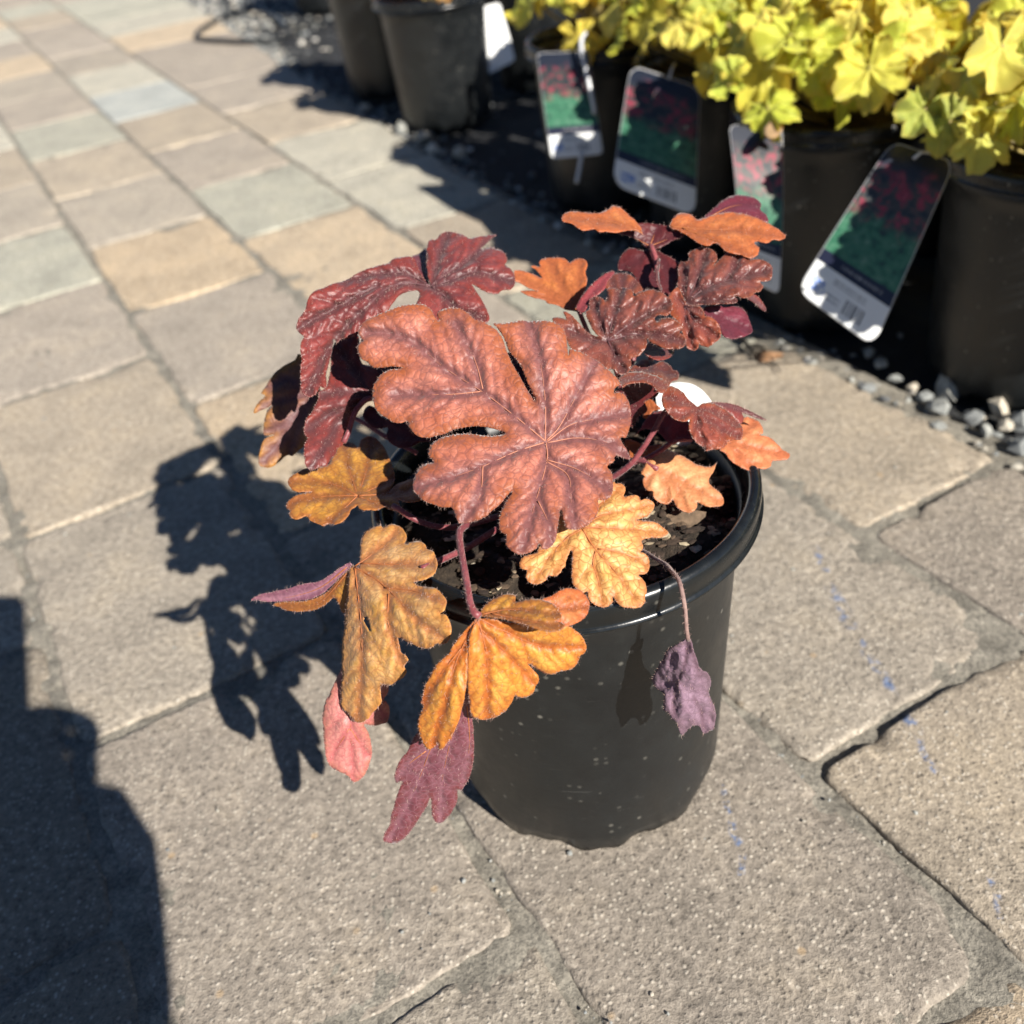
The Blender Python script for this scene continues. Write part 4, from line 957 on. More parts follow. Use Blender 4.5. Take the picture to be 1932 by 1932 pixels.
# P: topmost orange leaf
leaf(dict(crop='C2', step=4, puck=0.9, curl=0.4, wave=1.5, outline=[(425,200),(440,165),(490,150),(560,155),(640,160),(700,140),(730,115),(780,130),(820,165),(860,200),(895,240),(912,292),(880,265),(820,265),(760,277),(700,270),(650,272),(620,255),(560,267),(520,250),(490,225),(450,215)], ctrl=[(905,285,414),(425,200,412),(730,115,426),(620,255,410)], veins=[[(905,280),(700,210),(440,190)]]),
  dict(crop='C2', step=4, puck=0.9, curl=0.4, wave=1.5, outline=[(1075,245),(1080,215),(1100,180),(1140,160),(1200,170),(1240,200),(1300,185),(1360,165),(1440,155),(1520,165),(1600,190),(1680,230),(1740,270),(1770,300),(1740,320),(1690,320),(1660,342),(1600,330),(1580,342),(1610,370),(1600,410),(1560,430),(1500,410),(1440,400),(1400,380),(1350,340),(1300,357),(1230,330),(1190,300),(1130,268)], ctrl=[(1080,240,418),(1150,165,424),(1520,165,422),(1770,300,414),(1560,425,404),(1300,350,408)], veins=[[(1080,240),(1300,260),(1500,260),(1760,300)],[(1150,250),(1400,350),(1560,420)]]),
  dict(crop='C2', step=5, puck=0.5, outline=[(765,277),(820,260),(890,222),(1000,228),(1080,243),(1145,268),(1155,300),(1080,332),(1010,372),(960,372),(930,362),(880,320)], ctrl=[(950,350,422),(765,277,420),(1150,290,418),(1000,230,424)], veins=[[(955,360),(1000,240)],[(955,360),(1130,290)],[(955,360),(800,275)]], side=False),
  dict(crop='C2', step=5, puck=0.7, outline=[(1270,195),(1340,130),(1400,80),(1460,55),(1530,55),(1600,80),(1622,110),(1618,140),(1650,170),(1662,215),(1580,200),(1500,180),(1400,175),(1310,200)], ctrl=[(1280,195,426),(1500,55,440),(1660,210,430)], veins=[[(1290,195),(1450,120),(1610,110)]], side=False),
  mats=['orange_leaf', 'orange_leaf', 'maroon_leaf', 'berry_underside'], label='orange leaf held highest, spread flat on a dark red stalk', rib=M_RIBB, hair=1.1, surf=0.066,
  petiole=('C2', [(958,355,421),(985,420,419),(1000,520,418),(1000,640,418),(900,900,416),(800,1200,414)], 1.1))
# Q: maroon leaf beneath it
leaf(dict(crop='T7', step=4.5, puck=0.8, wave=2, outline=[(150,312),(145,240),(180,170),(230,115),(300,105),(345,120),(400,130),(460,62),(500,110),(560,150),(640,190),(722,240),(715,330),(710,430),(680,500),(640,545),(600,560),(520,510),(430,490),(380,500),(330,440),(280,340),(200,318)], ctrl=[(450,80,424),(150,300,420),(720,250,420),(640,545,408),(400,490,410),(450,300,418)], veins=[[(450,90),(480,300),(500,500)],[(460,90),(600,300),(690,450)],[(440,100),(300,250),(180,290)]]),
  dict(crop='T7', step=4, puck=0.3, outline=[(525,195),(545,200),(545,260),(535,340),(540,420),(570,510),(555,520),(522,440),(512,340),(520,260)], ctrl=[(535,200,414),(535,350,408),(560,510,408)], veins=[[(535,200),(525,350),(560,510)]], side=False),
  mats=['maroon_leaf', 'wine_leaf'], label='dark maroon leaf shaded under the highest leaf', hair=0.9, surf=0.028)
# R: chestnut leaf, right
leaf(dict(crop='T7', step=3.4, puck=2.2, curl=0.9, wave=2.4, outline=[(790,640),(770,560),(740,500),(708,450),(720,370),(715,290),(740,235),(800,230),(822,200),(810,160),(850,125),(910,105),(980,105),(1040,120),(1080,160),(1085,210),(1055,275),(1100,220),(1160,165),(1220,140),(1300,145),(1370,165),(1397,207),(1470,205),(1540,225),(1600,265),(1615,330),(1600,400),(1550,420),(1498,430),(1530,470),(1500,510),(1450,530),(1400,570),(1300,575),(1248,560),(1280,590),(1265,622),(1180,632),(1100,637),(1000,642),(900,647),(830,655)],
     ctrl=[(785,640,396),(720,300,408),(950,110,412),(1060,270,404),(1300,150,408),(1610,320,400),(1480,520,394),(1270,620,386),(1000,640,389),(1100,400,399)], veins=[[(790,630),(880,430),(980,140)],[(790,635),(950,500),(1150,420),(1590,310)],[(795,640),(1000,600),(1260,600)],[(785,620),(770,450),(750,260)],[(1150,420),(1250,300),(1290,170)]]),
  dict(crop='T7', step=3.4, puck=2.2, curl=1.0, wave=2, outline=[(600,600),(660,520),(705,468),(750,540),(790,630),(840,645),(910,655),(960,700),(970,750),(1030,760),(1090,810),(1120,880),(1115,950),(1065,1000),(1000,1045),(940,1035),(915,1008),(910,1050),(870,1075),(820,1065),(790,1030),(780,960),(740,880),(700,790),(650,740),(610,680)], ctrl=[(785,645,397),(620,620,394),(700,470,402),(960,710,386),(1110,900,383),(860,1070,381),(740,850,386)], veins=[[(785,650),(880,800),(1080,950)],[(780,655),(800,850),(850,1050)],[(770,640),(700,560)],[(800,655),(930,700)]]),
  mats=['chestnut_leaf', 'rust_leaf'], label='puckered chestnut leaf with deep lobes at the right', rib=M_RIBD, hair=1.2, surf=0.110,
  petiole=('T7', [(780,650,398),(700,800,404),(560,1000,410),(300,1400,414)], 1.1))
# S: berry leaf under it
leaf(dict(crop='T7', step=4, puck=0.8, wave=1.5, outline=[(945,690),(1000,660),(1100,650),(1200,660),(1290,660),(1350,700),(1390,780),(1420,870),(1410,910),(1330,950),(1220,967),(1150,940),(1110,860),(1060,800),(1000,760)], ctrl=[(950,690,398),(1300,670,404),(1415,890,400),(1220,960,394)], veins=[[(960,700),(1150,780),(1390,880)],[(1050,740),(1200,880),(1240,950)]]),
  dict(crop='T7', step=4, puck=0.3, outline=[(1370,565),(1440,545),(1510,600),(1557,692),(1530,702),(1470,650),(1420,612)], ctrl=[(1370,565,404),(1557,692,410),(1440,545,406)], veins=[[(1400,570),(1540,690)]], side=False),
  mats=['berry_underside', 'wine_leaf'], label='berry coloured leaf underside beneath the right chestnut leaf', hair=0.6, surf=0)
# small inner leaves
leaf(dict(crop='T7', step=4, puck=0.8, outline=[(390,1090),(440,1000),(540,1050),(620,1058),(678,1072),(660,1120),(600,1160),(520,1167),(440,1140)], ctrl=[(390,1090,390),(678,1072,396),(520,1160,386)], veins=[[(400,1080),(660,1090)]], side=False), mats=['wine_leaf'], hair=0.8, surf=0.028)
leaf(dict(crop='T7', step=4, puck=1.4, wave=2, outline=[(262,1268),(330,1190),(400,1160),(480,1180),(505,1200),(540,1180),(600,1190),(650,1230),(662,1257),(710,1270),(728,1310),(710,1350),(660,1365),(620,1420),(540,1345),(430,1305)], ctrl=[(262,1268,392),(600,1190,398),(728,1310,390),(560,1370,384)], veins=[[(300,1270),(500,1250),(700,1310)],[(400,1260),(480,1190)],[(520,1260),(620,1200)]]), mats=['chestnut_leaf'], label='small crinkled chestnut leaf beside the white label', hair=0.9, surf=0.083)
leaf(dict(crop='T7', step=4, puck=1.0, wave=1.5, curl=0.6, outline=[(150,1340),(230,1290),(300,1275),(380,1280),(450,1300),(530,1330),(590,1370),(622,1402),(610,1450),(560,1482),(520,1460),(430,1388),(300,1385),(230,1402),(188,1428),(168,1390)], ctrl=[(160,1350,378),(380,1280,384),(620,1410,378),(420,1385,372)], veins=[[(170,1370),(380,1330),(600,1420)]]),
  dict(crop='T7', step=5, puck=0.5, outline=[(120,1470),(250,1395),(430,1385),(530,1470),(505,1525),(400,1560),(425,1650),(340,1710),(300,1800),(240,1780),(230,1600),(150,1500)], ctrl=[(120,1470,386),(530,1470,390),(300,1800,396)], veins=[[(200,1480),(300,1600),(320,1780)]], side=False),
  mats=['rust_leaf', 'maroon_leaf'], label='small red leaf arched over a dark hollow', hair=1.5, surf=0.165, hl=1.2)
leaf(dict(crop='U1', step=5, puck=0.7, wave=1.5, outline=[(800,1400),(830,1330),(880,1330),(930,1400),(1050,1440),(1130,1440),(1200,1500),(1400,1520),(1350,1570),(1210,1580),(1170,1602),(1080,1627),(1000,1592),(970,1540),(975,1480),(920,1487),(860,1472)], ctrl=[(800,1400,404),(1130,1440,398),(1400,1520,392),(1080,1620,392)], veins=[[(1300,1530),(1050,1530),(850,1400)]]), mats=['maroon_leaf'], label='dark red leaf tucked below the broad salmon leaf', hair=0.6, surf=0)
# extra leaves deep in the crown so the middle is not hollow
leaf(dict(crop='U1', step=6, puck=0.7, wave=2, outline=[(900,1000),(1100,900),(1500,950),(1850,1100),(1900,1300),(1700,1400),(1400,1350),(1100,1250),(950,1150)], ctrl=[(900,1000,412),(1900,1200,408),(1400,1350,398)], veins=[[(1850,1250),(1400,1150),(950,1050)]]), mats=['maroon_leaf'], hair=0, surf=0)

leaf(dict(crop='T1', step=6, puck=0.5, wave=2, outline=[(990,400),(1100,380),(1230,430),(1300,700),(1150,740),(980,650),(900,500)], ctrl=[(990,400,388),(1230,430,386),(1100,730,376)], veins=[[(1150,720),(1080,420)]], side=False), mats=['maroon_leaf'], hair=0, surf=0)

# Y: withered leaf hanging on its dried stalk
leaf(dict(crop='T5', step=3.4, puck=0.6, wave=3.0, rough_amp=3.6, jag=1.1, side=False,
  outline=[(570,930),(600,930),(630,1000),(660,1090),(700,1200),(760,1240),(800,1290),(805,1370),(785,1420),(810,1500),(840,1570),(850,1660),(835,1770),(790,1800),(735,1825),(700,1760),(640,1750),(600,1780),(560,1810),(525,1845),(500,1790),(480,1730),(430,1690),(410,1640),(350,1600),(350,1520),(350,1440),(270,1390),(245,1290),(290,1210),(350,1100),(390,1020),(460,990),(540,945)],
  ctrl=[(585,930,342),(700,1200,346),(580,1200,340),(470,1250,352),(260,1300,362),(400,1550,356),(560,1500,350),(700,1500,352),(800,1400,358),(840,1700,362),(540,1800,360)],
  veins=[[(585,930),(560,1150),(470,1400),(450,1650)],[(590,930),(660,1150),(690,1280)],[(640,1470),(700,1600),(740,1780)]], vw=3.5),
  mats=['withered_leaf'], label='withered mauve leaf hanging against the pot', hair=0.8, surf=0.028, thick=0.0004,
  petiole=('T5', [(588,940,341),(570,830,339),(562,700,337),(545,560,335),(520,440,336),(490,350,339),(440,290,345),(380,220,353),(290,170,362),(180,100,372),(0,0,388)], 0.75), pmat=M_STEMD)

# a hidden crown stem where the stalks meet
cr = []
for q in range(9):
    a = q * 0.7; P0 = np.array([PX + 0.004 * math.cos(a), PY + 0.006 + 0.004 * math.sin(a), 0.148])
    P1 = P0 + np.array([0.012 * math.cos(a), 0.012 * math.sin(a), 0.022]); cr.append((P0, P1))
VV = []; FF = []; n = 0
for P0, P1 in cr:
    V, F = tube(spline([P0, (P0 + P1) / 2 + np.array([0, 0, 0.003]), P1], 0.004), 0.0016, 7); VV += list(V); FF += [tuple(i + n for i in f) for f in F]; n += len(V)
co = link('crown', mesh('crown', VV, FF), plant, [M_STEM])

# ------------------------------------------------------------------ background plants
def frand(a, b): return a + (b - a) * random.random()
def lobed_leaf(sd):
    rs = np.random.default_rng(sd)
    nr, nt = 12, 84
    V = [(0, 0, 0)]; ve = [1.0]; ed = [0.0]
    th = np.linspace(-math.radians(166), math.radians(166), nt)
    lobes = np.radians([-140, -95, -48, 0, 48, 95, 140]) + rs.normal(size=7) * 0.05
    ll = np.array([0.8, 0.93, 1.0, 1.08, 1.0, 0.93, 0.8]) * (1 + 0.06 * rs.normal(size=7))
    ph = rs.random() * 6
    R = np.zeros(nt)
    for k in range(7): R = np.maximum(R, ll[k] * (1 - 0.30 * np.abs((th - lobes[k]) / 0.44) ** 2.6))
    R = np.maximum(R, 0.66) * (1 + 0.06 * np.abs(np.sin(th * 13 + ph)) + 0.02 * rs.normal(size=nt))
    cup = rs.uniform(-0.35, 0.4); wa = rs.uniform(0.16, 0.34); wp = rs.random(3) * 6
    for i in range(1, nr + 1):
        t = i / nr
        for j in range(nt):
            r = R[j] * t; a = th[j]
            x = r * math.sin(a); y = r * math.cos(a)
            dv = min(abs(r * math.sin(a - l)) if math.cos(a - l) > 0 else 9 for l in lobes)
            z = cup * r * r + wa * t * t * math.sin(3 * a + wp[0]) + 0.5 * wa * t * t * math.sin(7 * a + wp[1]) + 0.25 * wa * t ** 3 * math.sin(15 * a + wp[2]) - 0.05 * math.exp(-(dv / 0.06) ** 2) + 0.16 * float(vn(x * 5 + sd, y * 5, sd))
            V.append((x, y, z)); ve.append(math.exp(-(dv / 0.05) ** 2)); ed.append(math.exp(-(1 - t) / 0.1))
    F = []
    for j in range(nt - 1): F.append((0, 1 + j, 1 + j + 1))
    for i in range(1, nr):
        for j in range(nt - 1):
            a = 1 + (i - 1) * nt + j; b = 1 + i * nt + j
            F.append((a, b, b + 1, a + 1))
    F = [tuple(reversed(f)) for f in F]
    me = mesh('leaf', V, F)
    for nm, d in (('vein', ve), ('edge', ed)):
        at_ = me.attributes.new(nm, 'FLOAT', 'POINT'); at_.data.foreach_set('value', np.array(d, dtype=np.float32))
    return me
M_LIME = leafmat('lime_leaf', (0.72, 0.64, 0.10), (0.52, 0.56, 0.05), (0.66, 0.6, 0.14), (0.68, 0.5, 0.08), 0.42, 0.35, 0.0, use_obj=True, margin_amt=0.4, vein_amt=0.3)
M_AMBER = leafmat('amber_leaf', (0.62, 0.34, 0.10), (0.50, 0.24, 0.06), (0.45, 0.2, 0.08), (0.5, 0.22, 0.07), 0.5, 0.3, 0.0, use_obj=True, margin_amt=0.4, vein_amt=0.3)
M_LSTEM = plain('pale_stalk', (0.35, 0.28, 0.10), 0.5)
LEAFV = {}
for mm in (M_LIME, M_AMBER):
    LEAFV[mm.name] = []
    for q in range(6):
        me = lobed_leaf(11 + q); me.materials.append(mm); LEAFV[mm.name].append(me)
V, F = tube([(0, 0, 0), (0, 0, 0.5), (0, 0, 1.0)], 1.0, 6); STEMME = mesh('petiole', V, F); STEMME.materials.append(M_LSTEM)
def add_leaf(root, me, base, nrm, fwd, R, colr, crown=None):
    n = Vector(nrm).normalized(); f = Vector(fwd); f = (f - n * f.dot(n)).normalized(); x = f.cross(n)
    m = Matrix(((x.x * R, f.x * R, n.x * R, base[0]), (x.y * R, f.y * R, n.y * R, base[1]), (x.z * R, f.z * R, n.z * R, base[2]), (0, 0, 0, 1)))
    o = bpy.data.objects.new('leaf', me); col.objects.link(o); o.parent = root
    o.matrix_parent_inverse = Matrix.Translation(root.location).inverted(); o.matrix_basis = m; o.color = (*colr, 1)
    if crown is not None:
        d = Vector(base) - Vector(crown); L = d.length; q = d.to_track_quat('Z', 'Y').to_matrix().to_4x4()
        p = bpy.data.objects.new('petiole', STEMME); col.objects.link(p); p.parent = o
        p.matrix_parent_inverse = m.inverted() @ Matrix.Translation(root.location) @ Matrix.Translation(root.location).inverted()
        p.matrix_basis = Matrix.Translation(crown) @ q @ Matrix.Diagonal((0.0011, 0.0011, L, 1))
    return o
LIMES = [(1, 1, 1), (1.1, 1.02, 0.9), (0.85, 1.0, 0.7), (1.15, 1.05, 1.5), (0.75, 0.92, 0.8), (1.1, 0.9, 0.7), (0.95, 1.05, 0.9), (0.6, 0.7, 0.9)]
AMB = [(1, 1, 1), (1.1, 1.2, 1.2), (0.8, 0.7, 0.7)]
def bush(name, x, y, label, cat, mat, n, Rp, hgt, group=None, cols=LIMES, stems=True, rimz=0.160, rl=(0.017, 0.028)):
    root = empty(name, (x, y, 0.152)); tag(root, label, cat, group)
    for i in range(n):
        u = (i + 0.5) / n; rho = math.sqrt(u) * Rp * frand(0.85, 1.1); az = i * 2.399 + frand(-0.3, 0.3)
        d = np.array([math.cos(az), math.sin(az), 0])
        tz = rimz + 0.026 + hgt * (1 - (rho / Rp) ** 2 * 0.75) + frand(-0.012, 0.012)
        k = rho / Rp
        nrm = d * (0.15 + 0.95 * k) + np.array([frand(-.3, .3), frand(-.3, .3), 1.0 - 0.35 * k])
        R = frand(*rl)
        base = np.array([x, y, 0]) + d * max(rho - R * 0.3, 0) + np.array([0, 0, tz])
        add_leaf(root, random.choice(LEAFV[mat.name]), base, nrm, d + np.array([frand(-.5, .5), frand(-.5, .5), 0]), R, random.choice(cols), (x, y, 0.15) if stems else None)
    return root

POTS = [('P00', 0.620, 0.335), ('P0', 0.520, 0.488), ('P1', 0.392, 0.624), ('P2', 0.292, 0.776), ('P3', 0.247, 0.958), ('P4', 0.160, 1.100)]
plabel = {'P00': 'black nursery pot of lime heuchera at the end of the front rank outside the view', 'P0': 'black nursery pot of lime heuchera just outside the view', 'P1': 'black nursery pot of lime heuchera with the most tilted tag on its rim',
          'P2': 'black nursery pot of lime heuchera behind the highest orange leaf',
          'P3': 'black nursery pot of lime heuchera with the tag whose white corner is lit',
          'P4': 'black nursery pot of lime heuchera with the tag on a white strap'}
blabel = {'P00': 'lime yellow heuchera at the end of the front rank outside the view', 'P0': 'lime yellow heuchera just outside the view', 'P1': 'lime yellow heuchera in the pot with the most tilted tag', 'P2': 'lime yellow heuchera with a dried tan leaf hanging over its pot',
          'P3': 'lime yellow heuchera in the pot whose tag has a lit white corner', 'P4': 'lime yellow heuchera in the pot whose tag hangs on a white strap'}
for nm, x, y in POTS:
    make_pot('nursery_pot', x, y, plabel[nm], 'black pots in the planting bed', rot=frand(0, 6))
    r = bush('heuchera_plant', x, y, blabel[nm], 'plant', M_LIME, 60 if nm != 'P4' else 44, {'P0': .095, 'P00': .095, 'P4': .085}.get(nm, 0.106), 0.062, 'lime heucheras in the planting bed')
    if nm == 'P1':
        cr_ = (x, y, 0.15)
        for (px, py, D, R, cc, nrm, fwd) in ((1890, 85, .575, .027, (1.05, 1.0, 1.4), (0.2, -0.8, 0.6), (-0.3, -0.4, -0.8)), (1745, 205, .60, .018, (0.5, 0.62, 0.8), (-0.1, -0.75, 0.5), (-0.4, -0.2, -0.5)),
                                         (1850, 255, .585, .020, (1.0, 1.05, 1.6), (0.0, -0.9, 0.4), (-0.2, -0.2, -0.9))):
            add_leaf(r, LEAFV['lime_leaf'][1], at(np.array(px), np.array(py), np.array(D)), nrm, fwd, R, cc, cr_)
    if nm == 'P0':  # extra leaves added out of view to shade the most tilted tag
        TLc, TRc, BRc, BLc = [at(np.array(c[0]), np.array(c[1]), np.array(c[2])) for c in ((1683,266,.622),(1803,304,.612),(1648,655,.640),(1502,548,.645))]
        for u in (0.38, 0.62, 0.84):
            for v in (0.14, 0.34, 0.54, 0.74):
                w = (BLc * (1 - u) + BRc * u) * (1 - v) + (TLc * (1 - u) + TRc * u) * v - np.array(SD) * 0.17
                fw = np.array([-0.4, -0.1, -0.5]); fw /= np.linalg.norm(fw)
                add_leaf(r, random.choice(LEAFV['lime_leaf']), w - fw * 0.008, -np.array(SD), fw, 0.016, random.choice(LIMES), (x, y, 0.15))
    if nm == 'P2':
        for (px, py, D, R, cc, nrm, fwd) in ((1580, 150, .69, .026, (0.75, 1.0, 0.6), (0.2, -0.9, 0.5), (0.1, -0.3, -0.7)), (1640, 120, .68, .03, (1.1, 1.05, 1.2), (0.3, -0.7, 0.6), (0.4, -0.3, -0.4)), (1440, 120, .70, .03, (1.0, .95, .8), (-0.2, -0.8, 0.5), (-0.3, -0.3, -0.5))):
            add_leaf(r, LEAFV['lime_leaf'][2], at(np.array(px), np.array(py), np.array(D)), nrm, fwd, R, cc, (x, y, 0.15))
# second rank, mostly hidden
second = [(0.545, 0.71), (0.455, 0.86), (0.40, 1.04), (0.33, 1.19), (0.235, 1.27)]
WH = ['most tilted tag', 'dried tan leaf on it', 'lit white tag corner', 'tag on a white strap', 'strapped tag, farther along']
for (x, y), wh in zip(second, WH):
    make_pot('nursery_pot', x, y, 'black nursery pot half hidden behind the lime heuchera with the ' + wh, 'black pots of the second rank', rot=frand(0, 6))
    bush('heuchera_plant', x, y, 'lime yellow heuchera behind the one with the ' + wh, 'plant', M_LIME, 30, 0.105, 0.06, 'lime heucheras of the second rank', stems=False)
# amber plants to the left
lefts = [(-0.012, 1.49, 'black nursery pot of amber foliage beside the white tag'), (-0.098, 1.70, 'black nursery pot of amber foliage at the shaded edge of the gravel')]
for i, (x, y, lb) in enumerate(lefts):
    make_pot('nursery_pot', x, y, lb, 'pots of amber foliage', rot=frand(0, 6))
    bush('heuchera_plant', x, y, ('amber leaved plant in the pot beside the white tag', 'amber leaved plant in the pot at the shaded edge of the gravel')[i], 'plant', M_AMBER, 26, 0.085, 0.045, 'amber plants', cols=AMB)
far = [(0.14, 1.62, 'half hidden behind the white plant tag'), (0.06, 1.84, 'behind the amber foliage pot that has the white tag'),
       (-0.26, 2.52, 'in the gravel just beyond the looped hose'), (-0.08, 2.46, 'in the gravel between the looped hose and the amber pots')]
for x, y, wh in far:
    make_pot('nursery_pot', x, y, 'black nursery pot ' + wh, 'black pots farther back', rot=frand(0, 6))
    bush('heuchera_plant', x, y, 'amber leaved plant ' + wh, 'plant', M_AMBER, 16, 0.08, 0.05, 'amber plants farther back', cols=AMB, stems=False)

# dried tan leaf hanging on the second pot
dl = empty('dried_leaf', at(np.array(1475), np.array(190), np.array(.69))); tag(dl, 'dried tan leaf drooping over the rim of a background pot', 'leaf')
pc = piece('C2', [(1690,-420),(1720,-500),(1760,-560),(1800,-540),(1790,-470),(1760,-400),(1745,-330),(1700,-290),(1650,-300),(1640,-340),(1670,-380)], [(1690,-420,690),(1790,-540,700),(1680,-300,680)], [[(1780,-540),(1670,-310)]], wave=8, rough_amp=6, seed=4, side=False)
LM['dried_tan'] = leafmat('dried_tan', (0.5, 0.33, 0.2), (0.42, 0.26, 0.15), (0.3, 0.2, 0.1), (0.4, 0.25, 0.12), 0.8, 0.2, 0.0)
make_leaf(dl, [pc], [LM['dried_tan']], hair=0, surf=0)

# ------------------------------------------------------------------ plant tags
def tagmat():
    k = N('printed_tag'); p = k.pos()
    u = k.attr('u'); v = k.attr('v')
    cmb = k.n('ShaderNodeCombineXYZ'); k.l(u, cmb.inputs[0]); k.l(k.math('MULTIPLY', v, 2.2), cmb.inputs[1]); k.l(k.math('MULTIPLY', k.objrand(), 7.0), cmb.inputs[2])
    vec = cmb.outputs[0]
    a = k.noise(9, 4, 0.6, vec); b = k.noise(5, 3, 0.55, vec); b2 = k.noise(8, 3, 0.6, vec)
    leafc = k.ramp(a, [(0.3, (0.012, 0.03, 0.03)), (0.48, (0.03, 0.13, 0.07)), (0.62, (0.06, 0.16, 0.10)), (0.78, (0.16, 0.28, 0.20))])
    flow = k.ramp(b2, [(0.36, (0.012, 0.018, 0.025)), (0.5, (0.05, 0.05, 0.045)), (0.6, (0.22, 0.02, 0.045)), (0.75, (0.26, 0.09, 0.10))])  # flower print dulled to hold the shade falling on the tags
    hz = k.math('ADD', v, k.math('MULTIPLY', k.math('SUBTRACT', b, 0.5), 0.28))
    pic = k.mix(k.ramp(hz, [(0.53, 0.0), (0.62, 1.0)]), leafc, flow)
    pic = k.mix(k.ramp(hz, [(0.80, 0.0), (0.90, 1.0)]), pic, (0.012, 0.016, 0.028))
    # navy strip with a line of print above the white band
    txt = k.ramp(k.noise1(u, 70.0), [(0.52, 0.0), (0.56, 1.0)])
    s1 = k.math('MULTIPLY', k.band(v, 0.245, 0.265), txt)
    pic = k.mix(k.band(v, 0.215, 0.29), pic, (0.01, 0.012, 0.03))
    pic = k.mix(k.math('MULTIPLY', k.math('MULTIPLY', s1, k.band(u, 0.3, 0.85)), 0.6), pic, (0.5, 0.5, 0.5))
    white = (0.72, 0.73, 0.72)
    bars = k.ramp(k.noise1(u, 46.0), [(0.5, 0.0), (0.53, 1.0)], 'LINEAR')
    bc = k.math('MULTIPLY', k.math('MULTIPLY', bars, k.band(u, 0.52, 0.78)), k.band(v, 0.045, 0.125))
    ln = k.math('MULTIPLY', k.ramp(k.noise1(u, 60.0), [(0.42, 0.0), (0.46, 1.0)]), k.band(u, 0.30, 0.72))
    ln = k.math('MULTIPLY', ln, k.math('ADD', k.band(v, 0.152, 0.160), k.band(v, 0.170, 0.180)))
    ln2 = k.math('MULTIPLY', k.math('MULTIPLY', k.ramp(k.noise1(u, 60.0), [(0.42, 0.0), (0.46, 1.0)]), k.band(u, 0.28, 0.46)), k.math('ADD', k.band(v, 0.06, 0.07), k.band(v, 0.085, 0.095)))
    logo = k.math('MULTIPLY', k.math('MULTIPLY', k.ramp(k.noise(26, 2, 0.5, vec), [(0.47, 0.0), (0.52, 1.0)]), k.band(u, 0.08, 0.26)), k.band(v, 0.06, 0.13))
    wb = k.mix(k.math('MAXIMUM', bc, k.math('MULTIPLY', k.math('MAXIMUM', ln, ln2), 0.7)), white, (0.05, 0.05, 0.06))
    wb = k.mix(logo, wb, (0.05, 0.16, 0.5))
    c = k.mix(k.band(v, -1.0, 0.215), pic, wb)
    ed = k.ramp(k.attr('edge'), [(0.75, 0.0), (0.9, 1.0)])
    c = k.mix(k.math('MULTIPLY', ed, 0.8), c, (0.6, 0.6, 0.6))  # pale rim: highlight of the plastic edge put into the colour
    k.l(c, k.b.inputs['Base Color']); k.b.inputs['Roughness'].default_value = 0.28; k.b.inputs['Specular IOR Level'].default_value = 0.5
    return k.m
def _noise1(s, u, sc):
    x = s.n('ShaderNodeTexNoise', noise_dimensions='1D', i_Scale=sc, i_Detail=1.0); s.l(u, x.inputs['W']); return x.outputs['Fac']
def _band(s, v, a, b): return s.math('MULTIPLY', s.math('GREATER_THAN', v, a), s.math('LESS_THAN', v, b))
def _objrand(s): return s.n('ShaderNodeObjectInfo').outputs['Random']
N.noise1 = _noise1; N.band = _band; N.objrand = _objrand
M_TAG = tagmat(); M_WHITE = plain('white_plastic', (0.82, 0.83, 0.82), 0.35, 0.5); M_CLEAR = plain('milky_strap', (0.55, 0.56, 0.58), 0.25, 0.5)
def sheet(name, corners, mat, bow=0.004, rc=0.16, nx=22, ny=36):
    """rounded tag between four corners TL TR BR BL given as pixel x, y, depth"""
    TL, TR, BR, BL = [at(np.array(c[0]), np.array(c[1]), np.array(c[2])) for c in corners]
    W = np.linalg.norm(BR - BL); Hh = np.linalg.norm(BL - TL); rr = rc * W
    nrm = np.cross(TR - TL, BL - TL); nrm /= np.linalg.norm(nrm)
    if nrm @ (CPOS - TL) < 0: nrm = -nrm
    us = np.concatenate([[0, .02, .05, .09], np.linspace(.14, .86, nx), [.91, .95, .98, 1]]); vs = np.concatenate([[0, .01, .025, .05], np.linspace(.08, .92, ny), [.95, .975, .99, 1]])
    V = []; uu = []; vv = []; ee = []
    for u in us:
        for v in vs:
            x, y = u * W, v * Hh; dx = min(x, W - x); dy = min(y, Hh - y)
            if dx < rr and dy < rr:
                ex, ey = rr - dx, rr - dy; q = math.hypot(ex, ey); e = max(rr - q, 0)
                if q > rr:
                    s = rr / q; x = (rr - ex * s) if u < .5 else W - (rr - ex * s); y = (rr - ey * s) if v < .5 else Hh - (rr - ey * s)
            else: e = min(dx, dy)
            a, b = x / W, y / Hh
            P = (BL * (1 - a) + BR * a) * (1 - b) + (TL * (1 - a) + TR * a) * b + nrm * bow * (math.sin(math.pi * b) - 0.5 * a)
            V.append(P); uu.append(a); vv.append(b); ee.append(1 - min(e / (0.06 * W), 1))
    n2 = len(vs); F = []
    for i in range(len(us) - 1):
        for j in range(n2 - 1): F.append((i * n2 + j, (i + 1) * n2 + j, (i + 1) * n2 + j + 1, i * n2 + j + 1))
    me = mesh(name, V, F)
    for nm, d in (('u', uu), ('v', vv), ('edge', ee)):
        t = me.attributes.new(nm, 'FLOAT', 'POINT'); t.data.foreach_set('value', np.array(d, dtype=np.float32))
    me.materials.append(mat)
    o = bpy.data.objects.new(name, me); sm = o.modifiers.new('thickness', 'SOLIDIFY'); sm.thickness = 0.0006; sm.offset = 0
    return o
